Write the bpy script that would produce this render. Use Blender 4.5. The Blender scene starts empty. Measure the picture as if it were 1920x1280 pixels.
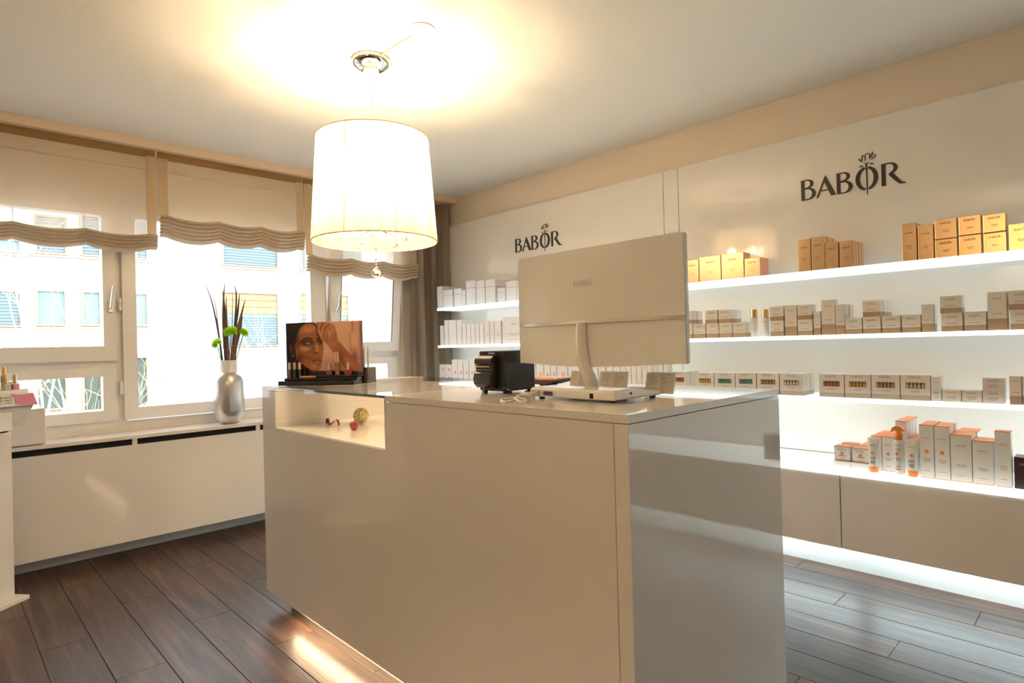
import bpy, bmesh, math, random
from mathutils import Vector, Matrix
random.seed(7)
S = bpy.context.scene
COL = S.collection
PI = math.pi

# ------------------------------------------------------------------ camera
YAW, PITCH, ROLL, FPX, CAMH = .8021, .0048, -.0263, 1125.6, 1.2
FW = Vector((math.cos(YAW)*math.cos(PITCH), math.sin(YAW)*math.cos(PITCH), math.sin(PITCH)))
RT0 = Vector((math.sin(YAW), -math.cos(YAW), 0)); UP0 = RT0.cross(FW)
RT = RT0*math.cos(ROLL)+UP0*math.sin(ROLL); UP = -RT0*math.sin(ROLL)+UP0*math.cos(ROLL)
CAM = Vector((0, 0, CAMH))
cd = bpy.data.cameras.new('camera'); cam = bpy.data.objects.new('camera', cd); COL.objects.link(cam)
M = Matrix((RT, UP, -FW)).transposed().to_4x4(); M.translation = CAM
cam.matrix_world = M
cd.sensor_width = 36; cd.lens = FPX/1920*36; cd.clip_start = .02; cd.clip_end = 200
S.camera = cam

def P(px, py, ax, val):                      # photo pixel -> point on the plane ax = val
    d = FW+RT*((px-960)/FPX)-UP*((py-640)/FPX)
    i = 'XYZ'.index(ax)
    return CAM+d*((val-CAM[i])/d[i])

# ------------------------------------------------------------------ world, exposure
S.view_settings.view_transform = 'Standard'; S.view_settings.look = 'None'
S.view_settings.exposure = 0.95; S.view_settings.gamma = 1.0
S.view_settings.use_curve_mapping = False
W = bpy.data.worlds.new('sky'); S.world = W; W.use_nodes = True
bg = W.node_tree.nodes['Background']
bg.inputs[0].default_value = (.90, .95, 1.0, 1); bg.inputs[1].default_value = 2.6
LED = .95            # radiance of the lit shelves
BULB = 380.0         # radiance of each lamp bulb

# ------------------------------------------------------------------ materials
def mat(name, col, rough=.5, metal=0, coat=0, spec=.5, emit=None, es=0, trans=0, bump=None):
    m = bpy.data.materials.new(name); m.use_nodes = True
    b = m.node_tree.nodes['Principled BSDF']
    b.inputs['Base Color'].default_value = (*col, 1); b.inputs['Roughness'].default_value = rough
    b.inputs['Metallic'].default_value = metal; b.inputs['Specular IOR Level'].default_value = spec
    b.inputs['Coat Weight'].default_value = coat; b.inputs['Coat Roughness'].default_value = .03
    if emit:
        b.inputs['Emission Color'].default_value = (*emit, 1); b.inputs['Emission Strength'].default_value = es
    if trans: b.inputs['Transmission Weight'].default_value = trans
    if bump:
        nt = m.node_tree; t = nt.nodes.new('ShaderNodeTexNoise'); t.inputs['Scale'].default_value = bump[0]
        c = nt.nodes.new('ShaderNodeTexCoord'); bp = nt.nodes.new('ShaderNodeBump')
        bp.inputs['Strength'].default_value = bump[1]; bp.inputs['Distance'].default_value = .01
        nt.links.new(c.outputs['Object'], t.inputs['Vector']); nt.links.new(t.outputs['Fac'], bp.inputs['Height'])
        nt.links.new(bp.outputs['Normal'], b.inputs['Normal'])
    return m

def sheer(name, col, transp, transl, rough=.8):
    m = bpy.data.materials.new(name); m.use_nodes = True; nt = m.node_tree; nt.nodes.clear()
    o = nt.nodes.new('ShaderNodeOutputMaterial'); d = nt.nodes.new('ShaderNodeBsdfDiffuse')
    t = nt.nodes.new('ShaderNodeBsdfTranslucent'); x = nt.nodes.new('ShaderNodeBsdfTransparent')
    a = nt.nodes.new('ShaderNodeMixShader'); b = nt.nodes.new('ShaderNodeMixShader')
    d.inputs[0].default_value = (*col, 1); t.inputs[0].default_value = (*col, 1)
    a.inputs[0].default_value = transl; b.inputs[0].default_value = transp
    nt.links.new(d.outputs[0], a.inputs[1]); nt.links.new(t.outputs[0], a.inputs[2])
    nt.links.new(a.outputs[0], b.inputs[1]); nt.links.new(x.outputs[0], b.inputs[2])
    nt.links.new(b.outputs[0], o.inputs[0])
    return m

def pane(name, col=(1, 1, 1), refl=.06):      # thin clear glass
    m = bpy.data.materials.new(name); m.use_nodes = True; nt = m.node_tree; nt.nodes.clear()
    o = nt.nodes.new('ShaderNodeOutputMaterial'); g = nt.nodes.new('ShaderNodeBsdfGlossy')
    x = nt.nodes.new('ShaderNodeBsdfTransparent'); mx = nt.nodes.new('ShaderNodeMixShader')
    f = nt.nodes.new('ShaderNodeFresnel'); f.inputs['IOR'].default_value = 1.45
    g.inputs['Roughness'].default_value = .01
    x.inputs[0].default_value = (*col, 1)
    ge = nt.nodes.new('ShaderNodeNewGeometry'); iv = nt.nodes.new('ShaderNodeMath'); iv.operation = 'SUBTRACT'; iv.inputs[0].default_value = 1
    mu = nt.nodes.new('ShaderNodeMath'); mu.operation = 'MULTIPLY'
    nt.links.new(ge.outputs['Backfacing'], iv.inputs[1]); nt.links.new(f.outputs[0], mu.inputs[0]); nt.links.new(iv.outputs[0], mu.inputs[1])
    nt.links.new(mu.outputs[0], mx.inputs[0]); nt.links.new(x.outputs[0], mx.inputs[1])
    nt.links.new(g.outputs[0], mx.inputs[2]); nt.links.new(mx.outputs[0], o.inputs[0])
    return m

LAC = mat('white_lacquer', (.82, .77, .73), .045, spec=.55)
PANEL = mat('gloss_panel', (.82, .78, .73), .06, spec=.5)
PAINT = mat('wall_paint', (.80, .69, .57), .8, bump=(300, .05))
PAINTW = mat('window_wall_paint', (.88, .83, .77), .7)
CEIL = mat('ceiling_plaster', (.84, .82, .78), .85, bump=(120, .08))
PVC = mat('window_plastic', (.90, .87, .84), .3)
GASKET = mat('dark_gasket', (.10, .11, .12), .5)
CHROME = mat('chrome', (.85, .85, .86), .08, metal=1)
STEEL = mat('brushed_steel', (.72, .72, .70), .3, metal=1)
BLACK = mat('black_plastic', (.012, .012, .012), .32)
BLACKG = mat('black_gloss', (.01, .009, .009), .12, coat=.5)
SLOT = mat('slot_dark', (.008, .008, .008), .9)
WPLAS = mat('white_plastic', (.82, .79, .75), .18, coat=.5)
CABLEW = mat('white_cable', (.82, .78, .72), .45)
GLASS = pane('clear_glass'); ACRYL = pane('clear_acrylic', (.96, .98, .97))
GREENEDGE = mat('green_glass_edge', (.03, .10, .085), .1, coat=.6)
SHELFLIT = mat('lit_shelf', (.9, .93, .93), .3, emit=(.88, 1.0, .99), es=LED*.35)
SHELFEDGE = mat('lit_shelf_edge', (.9, .93, .93), .3, emit=(.88, 1.0, .99), es=LED)
SHELFTOP = mat('lit_cabinet_top', (.9, .93, .93), .3, emit=(.86, 1.0, .99), es=LED*.75)
LEDSTRIP = mat('led_strip', (.9, .9, .9), .4, emit=(.78, .95, 1.0), es=14.0)
GOLDM = mat('gold_metal', (.80, .58, .28), .22, metal=1)
COPPER = mat('copper_foil', (.80, .46, .33), .3, metal=1)
GOLDF = mat('gold_foil', (.80, .55, .33), .25, metal=1)
CREAM = mat('cream_card', (.76, .68, .60), .4)
BROWNB = mat('brown_band', (.42, .28, .17), .4)
GREYB = mat('grey_band', (.47, .40, .32), .4)
WHITEC = mat('white_card', (.80, .77, .73), .35)
SILVC = mat('silver_card', (.78, .80, .83), .25)
PINKL = mat('pink_line', (.72, .50, .48), .4)
PINKS = mat('pink_square', (.80, .36, .45), .4)
ROSES = mat('rose_square', (.80, .42, .36), .4)
CHARS = mat('charcoal_square', (.12, .11, .12), .4)
ORANGE = mat('orange_print', (.85, .25, .04), .4)
ORANGEP = mat('orange_plastic', (.90, .24, .02), .25)
DARKC = mat('dark_carton', (.045, .022, .022), .3)
INK = mat('grey_ink', (.16, .13, .11), .6)
INKL = mat('pale_ink', (.36, .30, .25), .6)
LOGO = mat('logo_brown', (.030, .021, .015), .4)
WINDARK = mat('window_recess', (.10, .07, .05), .5)

def wood_mat():
    m = bpy.data.materials.new('dark_oak_vinyl'); m.use_nodes = True; nt = m.node_tree; L = nt.links
    b = nt.nodes['Principled BSDF']
    tc = nt.nodes.new('ShaderNodeTexCoord'); oi = nt.nodes.new('ShaderNodeObjectInfo')
    ad = nt.nodes.new('ShaderNodeVectorMath'); ad.operation = 'ADD'
    sc = nt.nodes.new('ShaderNodeVectorMath'); sc.operation = 'SCALE'; sc.inputs['Scale'].default_value = 37
    cm = nt.nodes.new('ShaderNodeCombineXYZ')
    for k in range(3): L.new(oi.outputs['Random'], cm.inputs[k])
    L.new(cm.outputs[0], sc.inputs[0]); L.new(tc.outputs['Object'], ad.inputs[0]); L.new(sc.outputs[0], ad.inputs[1])
    mp = nt.nodes.new('ShaderNodeMapping'); mp.inputs['Scale'].default_value = (26, 1.6, 1)
    L.new(ad.outputs[0], mp.inputs[0])
    n1 = nt.nodes.new('ShaderNodeTexNoise'); n1.inputs['Scale'].default_value = 1.0; n1.inputs['Detail'].default_value = 6
    n1.inputs['Distortion'].default_value = .8
    L.new(mp.outputs[0], n1.inputs['Vector'])
    mp2 = nt.nodes.new('ShaderNodeMapping'); mp2.inputs['Scale'].default_value = (240, 5, 1); L.new(ad.outputs[0], mp2.inputs[0])
    n2 = nt.nodes.new('ShaderNodeTexNoise'); n2.inputs['Scale'].default_value = 1.0; n2.inputs['Detail'].default_value = 3
    L.new(mp2.outputs[0], n2.inputs['Vector'])
    r = nt.nodes.new('ShaderNodeValToRGB'); e = r.color_ramp.elements
    e[0].position = .30; e[0].color = (.020, .010, .007, 1); e[1].position = .72; e[1].color = (.120, .060, .038, 1)
    x = r.color_ramp.elements.new(.5); x.color = (.052, .028, .019, 1)
    L.new(n1.outputs['Fac'], r.inputs[0])
    hs = nt.nodes.new('ShaderNodeHueSaturation'); mr = nt.nodes.new('ShaderNodeMapRange')
    mr.inputs['To Min'].default_value = .8; mr.inputs['To Max'].default_value = 1.3
    L.new(oi.outputs['Random'], mr.inputs['Value']); L.new(mr.outputs[0], hs.inputs['Value']); L.new(r.outputs[0], hs.inputs['Color'])
    L.new(hs.outputs[0], b.inputs['Base Color'])
    mr2 = nt.nodes.new('ShaderNodeMapRange'); mr2.inputs['To Min'].default_value = .26; mr2.inputs['To Max'].default_value = .46
    L.new(n2.outputs['Fac'], mr2.inputs['Value']); L.new(mr2.outputs[0], b.inputs['Roughness'])
    bp = nt.nodes.new('ShaderNodeBump'); bp.inputs['Strength'].default_value = .25; bp.inputs['Distance'].default_value = .002
    L.new(n2.outputs['Fac'], bp.inputs['Height']); L.new(bp.outputs[0], b.inputs['Normal'])
    return m
WOOD = wood_mat()

# ------------------------------------------------------------------ geometry helpers
class MB:
    def __init__(s): s.v = []; s.f = []; s.m = []
    def add(s, v, f, mi=0):
        o = len(s.v); s.v += [tuple(p) for p in v]; s.f += [tuple(i+o for i in q) for q in f]; s.m += [mi]*len(f); return s
    def box(s, x0, x1, y0, y1, z0, z1, mi=0):
        v = [(x, y, z) for z in (z0, z1) for y in (y0, y1) for x in (x0, x1)]
        return s.add(v, [(0, 2, 3, 1), (4, 5, 7, 6), (0, 1, 5, 4), (2, 6, 7, 3), (0, 4, 6, 2), (1, 3, 7, 5)], mi)
    def cbox(s, x0, x1, y0, y1, z0, z1, c=.003, mi=0):        # box with chamfered edges
        bm = bmesh.new()
        bmesh.ops.create_cube(bm, size=1)
        for q in bm.verts: q.co = Vector(((x0+x1)/2+q.co.x*(x1-x0), (y0+y1)/2+q.co.y*(y1-y0), (z0+z1)/2+q.co.z*(z1-z0)))
        bmesh.ops.bevel(bm, geom=bm.edges[:], offset=c, segments=2, affect='EDGES', profile=.5)
        bm.verts.index_update()
        s.add([q.co[:] for q in bm.verts], [[q.index for q in f.verts] for f in bm.faces], mi); bm.free(); return s
    def lathe(s, prof, n=24, c=(0, 0, 0), mi=0, cap=True):
        v = []; f = []
        for r, z in prof:
            for k in range(n): a = 2*PI*k/n; v.append((c[0]+r*math.cos(a), c[1]+r*math.sin(a), c[2]+z))
        for i in range(len(prof)-1):
            for k in range(n): k2 = (k+1) % n; f.append((i*n+k, i*n+k2, (i+1)*n+k2, (i+1)*n+k))
        if cap:
            if prof[0][0] > 1e-5: f.append(tuple(range(n))[::-1])
            if prof[-1][0] > 1e-5: f.append(tuple((len(prof)-1)*n+k for k in range(n)))
        return s.add(v, f, mi)
    def tube(s, pts, r, n=8, mi=0):
        pts = [Vector(p) for p in pts]; v = []; f = []
        rr = r if isinstance(r, (list, tuple)) else [r]*len(pts)
        t0 = (pts[1]-pts[0]).normalized(); a = t0.orthogonal().normalized()
        for i, p in enumerate(pts):
            t = (pts[min(i+1, len(pts)-1)]-pts[max(i-1, 0)]).normalized()
            a = (a-t*a.dot(t)).normalized(); b = t.cross(a)
            for k in range(n): w = 2*PI*k/n; v.append(p+(a*math.cos(w)+b*math.sin(w))*rr[i])
        for i in range(len(pts)-1):
            for k in range(n): k2 = (k+1) % n; f.append((i*n+k, i*n+k2, (i+1)*n+k2, (i+1)*n+k))
        f.append(tuple(range(n))[::-1]); f.append(tuple((len(pts)-1)*n+k for k in range(n)))
        return s.add(v, f, mi)
    def prism(s, poly, axis, a, b, mi=0):          # 2-D outline extruded along an axis
        def p3(u, w, t): return {'X': (t, u, w), 'Y': (u, t, w), 'Z': (u, w, t)}[axis]
        n = len(poly); v = [p3(u, w, a) for u, w in poly]+[p3(u, w, b) for u, w in poly]
        f = [tuple(range(n))[::-1], tuple(range(n, 2*n))]+[(i, (i+1) % n, n+(i+1) % n, n+i) for i in range(n)]
        return s.add(v, f, mi)
    def grid(s, fn, nu, nv, mi=0):
        v = [fn(i/nu, j/nv) for j in range(nv+1) for i in range(nu+1)]
        f = [(j*(nu+1)+i, j*(nu+1)+i+1, (j+1)*(nu+1)+i+1, (j+1)*(nu+1)+i) for j in range(nv) for i in range(nu)]
        return s.add(v, f, mi)
    def build(s, name, mats, parent=None, loc=None, rz=0, smooth=False):
        me = bpy.data.meshes.new(name); me.from_pydata(s.v, [], s.f)
        for m in (mats if isinstance(mats, (list, tuple)) else [mats]): me.materials.append(m)
        me.polygons.foreach_set('material_index', s.m)
        bm = bmesh.new(); bm.from_mesh(me); bmesh.ops.recalc_face_normals(bm, faces=bm.faces); bm.to_mesh(me); bm.free()
        if smooth:
            for p in me.polygons: p.use_smooth = True
            try: me.set_sharp_from_angle(angle=.7)
            except Exception: pass
        return link(name, me, parent, loc, rz)

def link(name, me, parent=None, loc=None, rz=0):
    o = bpy.data.objects.new(name, me); COL.objects.link(o)
    if parent: o.parent = parent
    if loc is not None: o.location = loc
    if rz: o.rotation_euler = (0, 0, rz)
    return o

def tag(o, label, cat, group=None):
    o['label'] = label; o['category'] = cat
    if group: o['group'] = group
    return o
def struct(o): o['kind'] = 'structure'; return o
def empty(name, loc=(0, 0, 0), rz=0):
    o = bpy.data.objects.new(name, None); COL.objects.link(o); o.location = loc; o.rotation_euler = (0, 0, rz)
    o.empty_display_size = .05
    return o
def B(name, x0, x1, y0, y1, z0, z1, m, parent=None, loc=None, rz=0, c=0):
    mb = MB(); mb.cbox(x0, x1, y0, y1, z0, z1, c) if c else mb.box(x0, x1, y0, y1, z0, z1)
    return mb.build(name, m, parent, loc, rz)

# ------------------------------------------------------------------ room shell
ZC = 2.537; XW = 3.45; YW = 4.5; XL = -3.0; YB = -2.5
struct(B('ceiling', XL-.2, XW+.2, YB-.2, YW+.3, ZC, ZC+.2, CEIL))
struct(B('wall_right', XW, XW+.2, YB-.2, YW+.3, -.02, ZC, PAINT))
struct(B('wall_left', XL-.2, XL, YB-.2, YW+.3, -.02, ZC, PAINTW))
struct(B('wall_back', XL, XW, YB-.2, YB, -.02, ZC, PAINTW))
WX0, WX1, WZ0, WZ1 = -.45, 3.0, .74, 2.14
w = MB(); w.box(XL, XW, YW, YW+.25, -.02, WZ0); w.box(XL, XW, YW, YW+.25, WZ1, ZC)
w.box(XL, WX0, YW, YW+.25, WZ0, WZ1); w.box(WX1, XW, YW-.02, YW+.25, WZ0, WZ1)
struct(w.build('wall_window', PAINTW))
fl = struct(B('floor', XL, XW, YB, YW, -.06, -.006, mat('floor_joint', (.008, .006, .005), .8)))
# planks: parts of the floor
PW = .172
variants = {}
def plank_mesh(w_, l_):
    k = (round(w_, 3), round(l_, 3))
    if k not in variants:
        g = .0008; c = .0015; mb = MB()
        x0, x1, y0, y1 = -w_/2+g, w_/2-g, -l_/2+g, l_/2-g
        v = [(x0, y0, -.006), (x1, y0, -.006), (x1, y1, -.006), (x0, y1, -.006),
             (x0, y0, -.0012), (x1, y0, -.0012), (x1, y1, -.0012), (x0, y1, -.0012),
             (x0+c, y0+c, 0), (x1-c, y0+c, 0), (x1-c, y1-c, 0), (x0+c, y1-c, 0)]
        f = [(i, (i+1) % 4, 4+(i+1) % 4, 4+i) for i in range(4)]+[(4+i, 4+(i+1) % 4, 8+(i+1) % 4, 8+i) for i in range(4)]+[(8, 9, 10, 11)]
        me = bpy.data.meshes.new('plank'); me.from_pydata(v, [], f); me.materials.append(WOOD); variants[k] = me
    return variants[k]
x = 3.049+2*PW
ri = 0
while x > XL:
    x0 = max(x-PW, XL); wd = min(x, XW)-x0
    y = YB-1.25*((ri*.618) % 1.0)
    while y < YW and wd > .02:
        a, b_ = max(y, YB), min(y+1.25, YW)
        if b_-a > .03:
            link('plank', plank_mesh(wd, b_-a), fl, ((x0+x0+wd)/2, (a+b_)/2, 0))
        y += 1.25
    x -= PW; ri += 1

# ------------------------------------------------------------------ windows
def rect_frame(mb, x0, x1, z0, z1, gx0, gx1, gz0, gz1, y0, y1):
    mb.box(x0, gx0, y0, y1, z0, z1); mb.box(gx1, x1, y0, y1, z0, z1)
    mb.box(gx0, gx1, y0, y1, z0, gz0); mb.box(gx0, gx1, y0, y1, gz1, z1)
def lever(parent, x, y, z, tilt=.12):
    mb = MB(); mb.cbox(-.014, .014, -.012, .0, -.035, .035, .004)
    mb.lathe([(.009, 0), (.009, .03)], 10, (0, 0, 0))
    h = mb.build('handle_plate', STEEL, parent, (x, y, z))
    mb = MB(); mb.tube([(0, -.035, -.005), (.002, -.04, .03), (.012, -.04, .13)], [.009, .009, .006], 8)
    mb.tube([(0, 0, 0), (0, -.038, 0)], .007, 8)
    mb.build('lever', STEEL, h, smooth=True)
def hinge(parent, x, z):
    mb = MB(); mb.lathe([(.010, -.04), (.010, -.004), (.007, -.004), (.007, .004), (.010, .004), (.010, .04)], 10)
    mb.build('hinge', PVC, parent, (x, YW-.045, z), smooth=True)
def window(n, x0, x1, parts):
    e = empty('window_%d' % n, (0, 0, 0)); struct(e)
    return e
w1 = window(1, 0, 0, 0)
mb = MB(); rect_frame(mb, WX0, .862, WZ0, WZ1, WX0+.05, .845, .79, 2.10, YW, YW+.08); mb.box(WX0+.05, .845, YW, YW+.08, 1.10, 1.175)
mb.build('frame', PVC, w1)
mb = MB(); rect_frame(mb, WX0+.03, .842, 1.165, 2.12, WX0+.11, .775, 1.256, 2.075, YW-.035, YW+.05); mb.build('upper_sash', PVC, w1)
mb = MB(); rect_frame(mb, WX0+.03, .842, .785, 1.12, WX0+.11, .768, .853, 1.066, YW-.02, YW+.05); mb.build('lower_sash', PVC, w1)
B('pane', WX0+.11, .775, YW+.005, YW+.009, 1.256, 2.075, GLASS, w1); B('pane', WX0+.11, .768, YW+.005, YW+.009, .853, 1.066, GLASS, w1)
lever(w1, .812, YW-.037, 1.50)
hinge(w1, .862, 1.52); hinge(w1, .862, .99)
w2 = window(2, 0, 0, 0)
mb = MB(); rect_frame(mb, .862, 2.285, WZ0, WZ1, .90, 2.24, .775, 2.10, YW, YW+.08); mb.build('frame', PVC, w2)
mb = MB(); rect_frame(mb, .878, 2.262, .783, 2.12, .955, 2.14, .86, 2.075, YW-.035, YW+.05); mb.build('sash', PVC, w2)
B('pane', .955, 2.14, YW+.005, YW+.009, .86, 2.075, GLASS, w2)
w3 = window(3, 0, 0, 0)
mb = MB(); rect_frame(mb, 2.285, 3.0, WZ0, WZ1, 2.32, 2.905, .79, 2.10, YW, YW+.08); mb.box(2.32, 2.905, YW, YW+.08, 1.10, 1.175); mb.build('frame', PVC, w3)
sash = empty('tilted_sash', (0, YW-.005, 1.18)); sash.parent = w3; sash.rotation_euler = (math.radians(6), 0, 0)
mb = MB(); rect_frame(mb, 2.292, 2.935, -.005, .95, 2.37, 2.862, .075, .89, -.035, .03); mb.build('sash_frame', PVC, sash)
mb = MB()
for xx in (2.37, 2.855): mb.box(xx, xx+.007, -.0355, -.030, .075, .89)
mb.build('seal', GASKET, sash)
B('pane', 2.377, 2.855, .004, .008, .075, .89, GLASS, sash)
mb = MB(); mb.cbox(-.014, .014, -.012, 0, -.035, .035, .004); hp = mb.build('handle_plate', STEEL, sash, (2.325, -.036, .34))
mb = MB(); rect_frame(mb, 2.30, 2.925, .785, 1.12, 2.37, 2.83, .853, 1.066, YW-.02, YW+.05); mb.build('lower_sash', PVC, w3)
B('pane', 2.37, 2.83, YW+.005, YW+.009, .853, 1.066, GLASS, w3)
mb = MB(); mb.box(2.275, 2.281, YW-.004, YW, .80, 2.10); mb.build('seal', GASKET, w2)
mb = MB(); mb.tube([(2.325, YW-.10, 1.50), (2.33, YW-.13, 1.54), (2.345, YW-.135, 1.66)], [.009, .009, .006], 8); mb.build('lever', STEEL, w3, smooth=True)
# sill + radiator cover
struct(B('trim_1', XL, 2.975, 4.19, YW, .692, .712, LAC)).name = 'trim_1'
rc = empty('radiator_cover', (0, 4.2, 0))
tag(rc, 'long white gloss radiator cover with black vent slots under the window sill', 'radiator cover')
bounds = [-1.55, -.42, .874, 1.608, 2.34, 2.96]
B('front_panel', -1.55, 2.973, 0, .02, .082, .655, LAC, rc)
for q in bounds: B('slot_divider', q-.013, q+.013, 0, .02, .655, .692, LAC, rc)
for i in range(len(bounds)-1):
    B('vent_slot', bounds[i]+.013, bounds[i+1]-.013, .012, .03, .655, .692, SLOT, rc)
B('plinth', -1.55, 2.973, .12, .14, 0, .082, mat('plinth_grey', (.55, .53, .50), .5), rc)

# curtain rail box on the ceiling
tr = struct(B('trim_2', XL, XW, 4.24, YW, 2.487, ZC, mat('rail_beige', (.78, .62, .47), .6)))
# ------------------------------------------------------------------ roman blinds
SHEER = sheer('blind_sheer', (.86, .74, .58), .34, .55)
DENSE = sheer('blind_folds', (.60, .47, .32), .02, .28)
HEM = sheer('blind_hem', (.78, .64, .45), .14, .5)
HEAD = mat('blind_heading', (.26, .15, .06), .8)
def blind(x0, x1, ztop, zst, zbot, label, lobes):
    e = empty('roman_blind', ((x0+x1)/2, 4.30, zbot)); tag(e, label, 'blind', 'roman blinds at the windows')
    wd = x1-x0; hw = wd/2
    cords = [-hw+.045, -hw+.045+(wd-.09)*.36, -hw+.045+(wd-.09)*.68, hw-.045]
    def sag(u):
        for a, b in zip(cords, cords[1:]):
            if a <= u <= b:
                t = (u-a)/(b-a); return math.sin(PI*t)**.8*.020
        return 0
    zt, zs = ztop-zbot, zst-zbot
    mb = MB()
    def fab(i, j):
        u = -hw+wd*i; s_ = sag(u); z = zs-.01+(zt-zs+.01)*j
        return (u, -.006*math.sin(PI*j)-(1-j)**6*.012, z-s_*(1-j)**3)
    mb.grid(fab, 60, 24); mb.build('sheer_cloth', SHEER, e, smooth=True)
    mb = MB(); mb.box(-hw, hw, -.008, .006, zt-.035, zt+.012); mb.build('heading_band', HEAD, e)
    for sx in (-1, 1):
        mb = MB(); c = sx*(hw-.026); mb.box(c-.026, c+.026, -.016, -.012, zs, zt-.03); mb.build('side_hem', HEM, e)
    for c in cords[1:3]:
        mb = MB(); mb.tube([(c, .012, zs), (c, .012, zt-.02)], .0022, 6); mb.build('lift_cord', HEM, e)
    mb = MB(); mb.tube([(-hw, -.004, zt-.115), (hw, -.004, zt-.115)], .0026, 6); mb.build('rod', HEM, e)
    n = lobes; H = zs
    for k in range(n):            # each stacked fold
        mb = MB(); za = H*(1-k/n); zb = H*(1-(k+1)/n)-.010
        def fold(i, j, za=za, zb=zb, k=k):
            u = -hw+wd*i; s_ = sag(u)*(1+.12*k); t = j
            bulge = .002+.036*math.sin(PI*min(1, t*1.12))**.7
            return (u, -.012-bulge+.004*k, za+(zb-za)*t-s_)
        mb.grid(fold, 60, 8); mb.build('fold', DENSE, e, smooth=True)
    return e
blind(-.08, 1.038, 2.475, 1.955, 1.868, 'beige sheer roman blind lowered farthest over the window with the lower casement', 5)
blind(1.055, 2.012, 2.475, 2.085, 1.955, 'beige sheer roman blind drawn up highest above the silver vase window', 6)
blind(2.025, 3.025, 2.475, 1.915, 1.80, 'beige sheer roman blind behind the drum pendant lamp next to the curtain', 5)
# curtain
CURT = mat('taupe_curtain', (.24, .19, .145), .85, bump=(500, .15))
def cur(i, j):
    u = i; z = .03+2.455*j
    a = u*6.2*2*PI/2
    return (2.985+.44*u+.006*math.sin(3*a), 4.335+.045*math.sin(a)*(.75+.25*j)+.012*math.sin(2.3*a+1), z)
mb = MB(); mb.grid(cur, 90, 20)
c_ = mb.build('curtain', CURT, smooth=True); tag(c_, 'taupe floor length curtain hanging in soft pleats in the room corner', 'curtain')

# ------------------------------------------------------------------ shelf wall
XP = 3.40
for i, (a, b) in enumerate([(2.082, 4.305), (1.975, 2.079), (-2.4, 1.972)]):
    struct(B('wall_panel_%d' % (i+1), XP, XW, a, b, .0 if False else .586, 2.285, PANEL, c=.002)).name = 'trim_%d' % (i+3)
struct(B('baseboard_right', 3.375, XW, YB, 4.30, 0, .566, mat('white_base', (.82, .82, .80), .5)))
XS = 3.155
for nm, zt in (('top', 1.527), ('middle', 1.206), ('lower', .900)):
    for a, b, side in ((1.977, 4.182, 'beside the curtain'), (-2.3, 1.973, 'behind the monitor')):
        o = B('light_shelf', 0, XP-XS, a, b, -.02, 0, SHELFLIT, None, (XS, 0, zt), c=.002)
        B('light_edge', -.003, -.0002, a, b, -.02, 0, SHELFEDGE, o)
        tag(o, '%s glowing white wall shelf %s' % (nm, 'running towards the curtain' if a > 1.9 else 'under the larger logo'), 'shelf')
o = B('light_shelf', 0, .40, -2.3, 4.2, -.02, 0, SHELFTOP, None, (2.972, 0, .586), c=.002)
B('light_edge', -.003, -.0002, -2.3, 4.2, -.02, 0, SHELFEDGE, o)
tag(o, 'glowing white display top running along the low wall cabinets', 'shelf')
cb = [-2.3, -1.21, -.132, .945, 2.02, 3.11, 4.19]
words = ['', '', 'end', 'wide', 'middle', 'hidden', 'far']
for i in range(len(cb)-1):
    e = empty('wall_cabinet', (2.975, (cb[i]+cb[i+1])/2, .228)); hw = (cb[i+1]-cb[i])/2
    B('body', .022, .398, -hw+.002, hw-.002, 0, .336, LAC, e)
    B('drawer_front', 0, .02, -hw+.002, hw-.002, .001, .335, LAC, e, c=.0015)
    tag(e, ['white gloss wall cabinet under the far end of the tall product boxes', 'white gloss wall cabinet next to the dark brown carton',
            'white gloss wall cabinet below the orange tipped sun care products', 'white gloss wall cabinet whose seam shows beside the counter end',
            'white gloss wall cabinet hidden behind the counter', 'white gloss wall cabinet nearest the curtain'][i], 'cabinet')
    B('led_strip', .30, .33, -hw+.03, hw-.03, -.012, -.001, LEDSTRIP, e)

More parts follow.
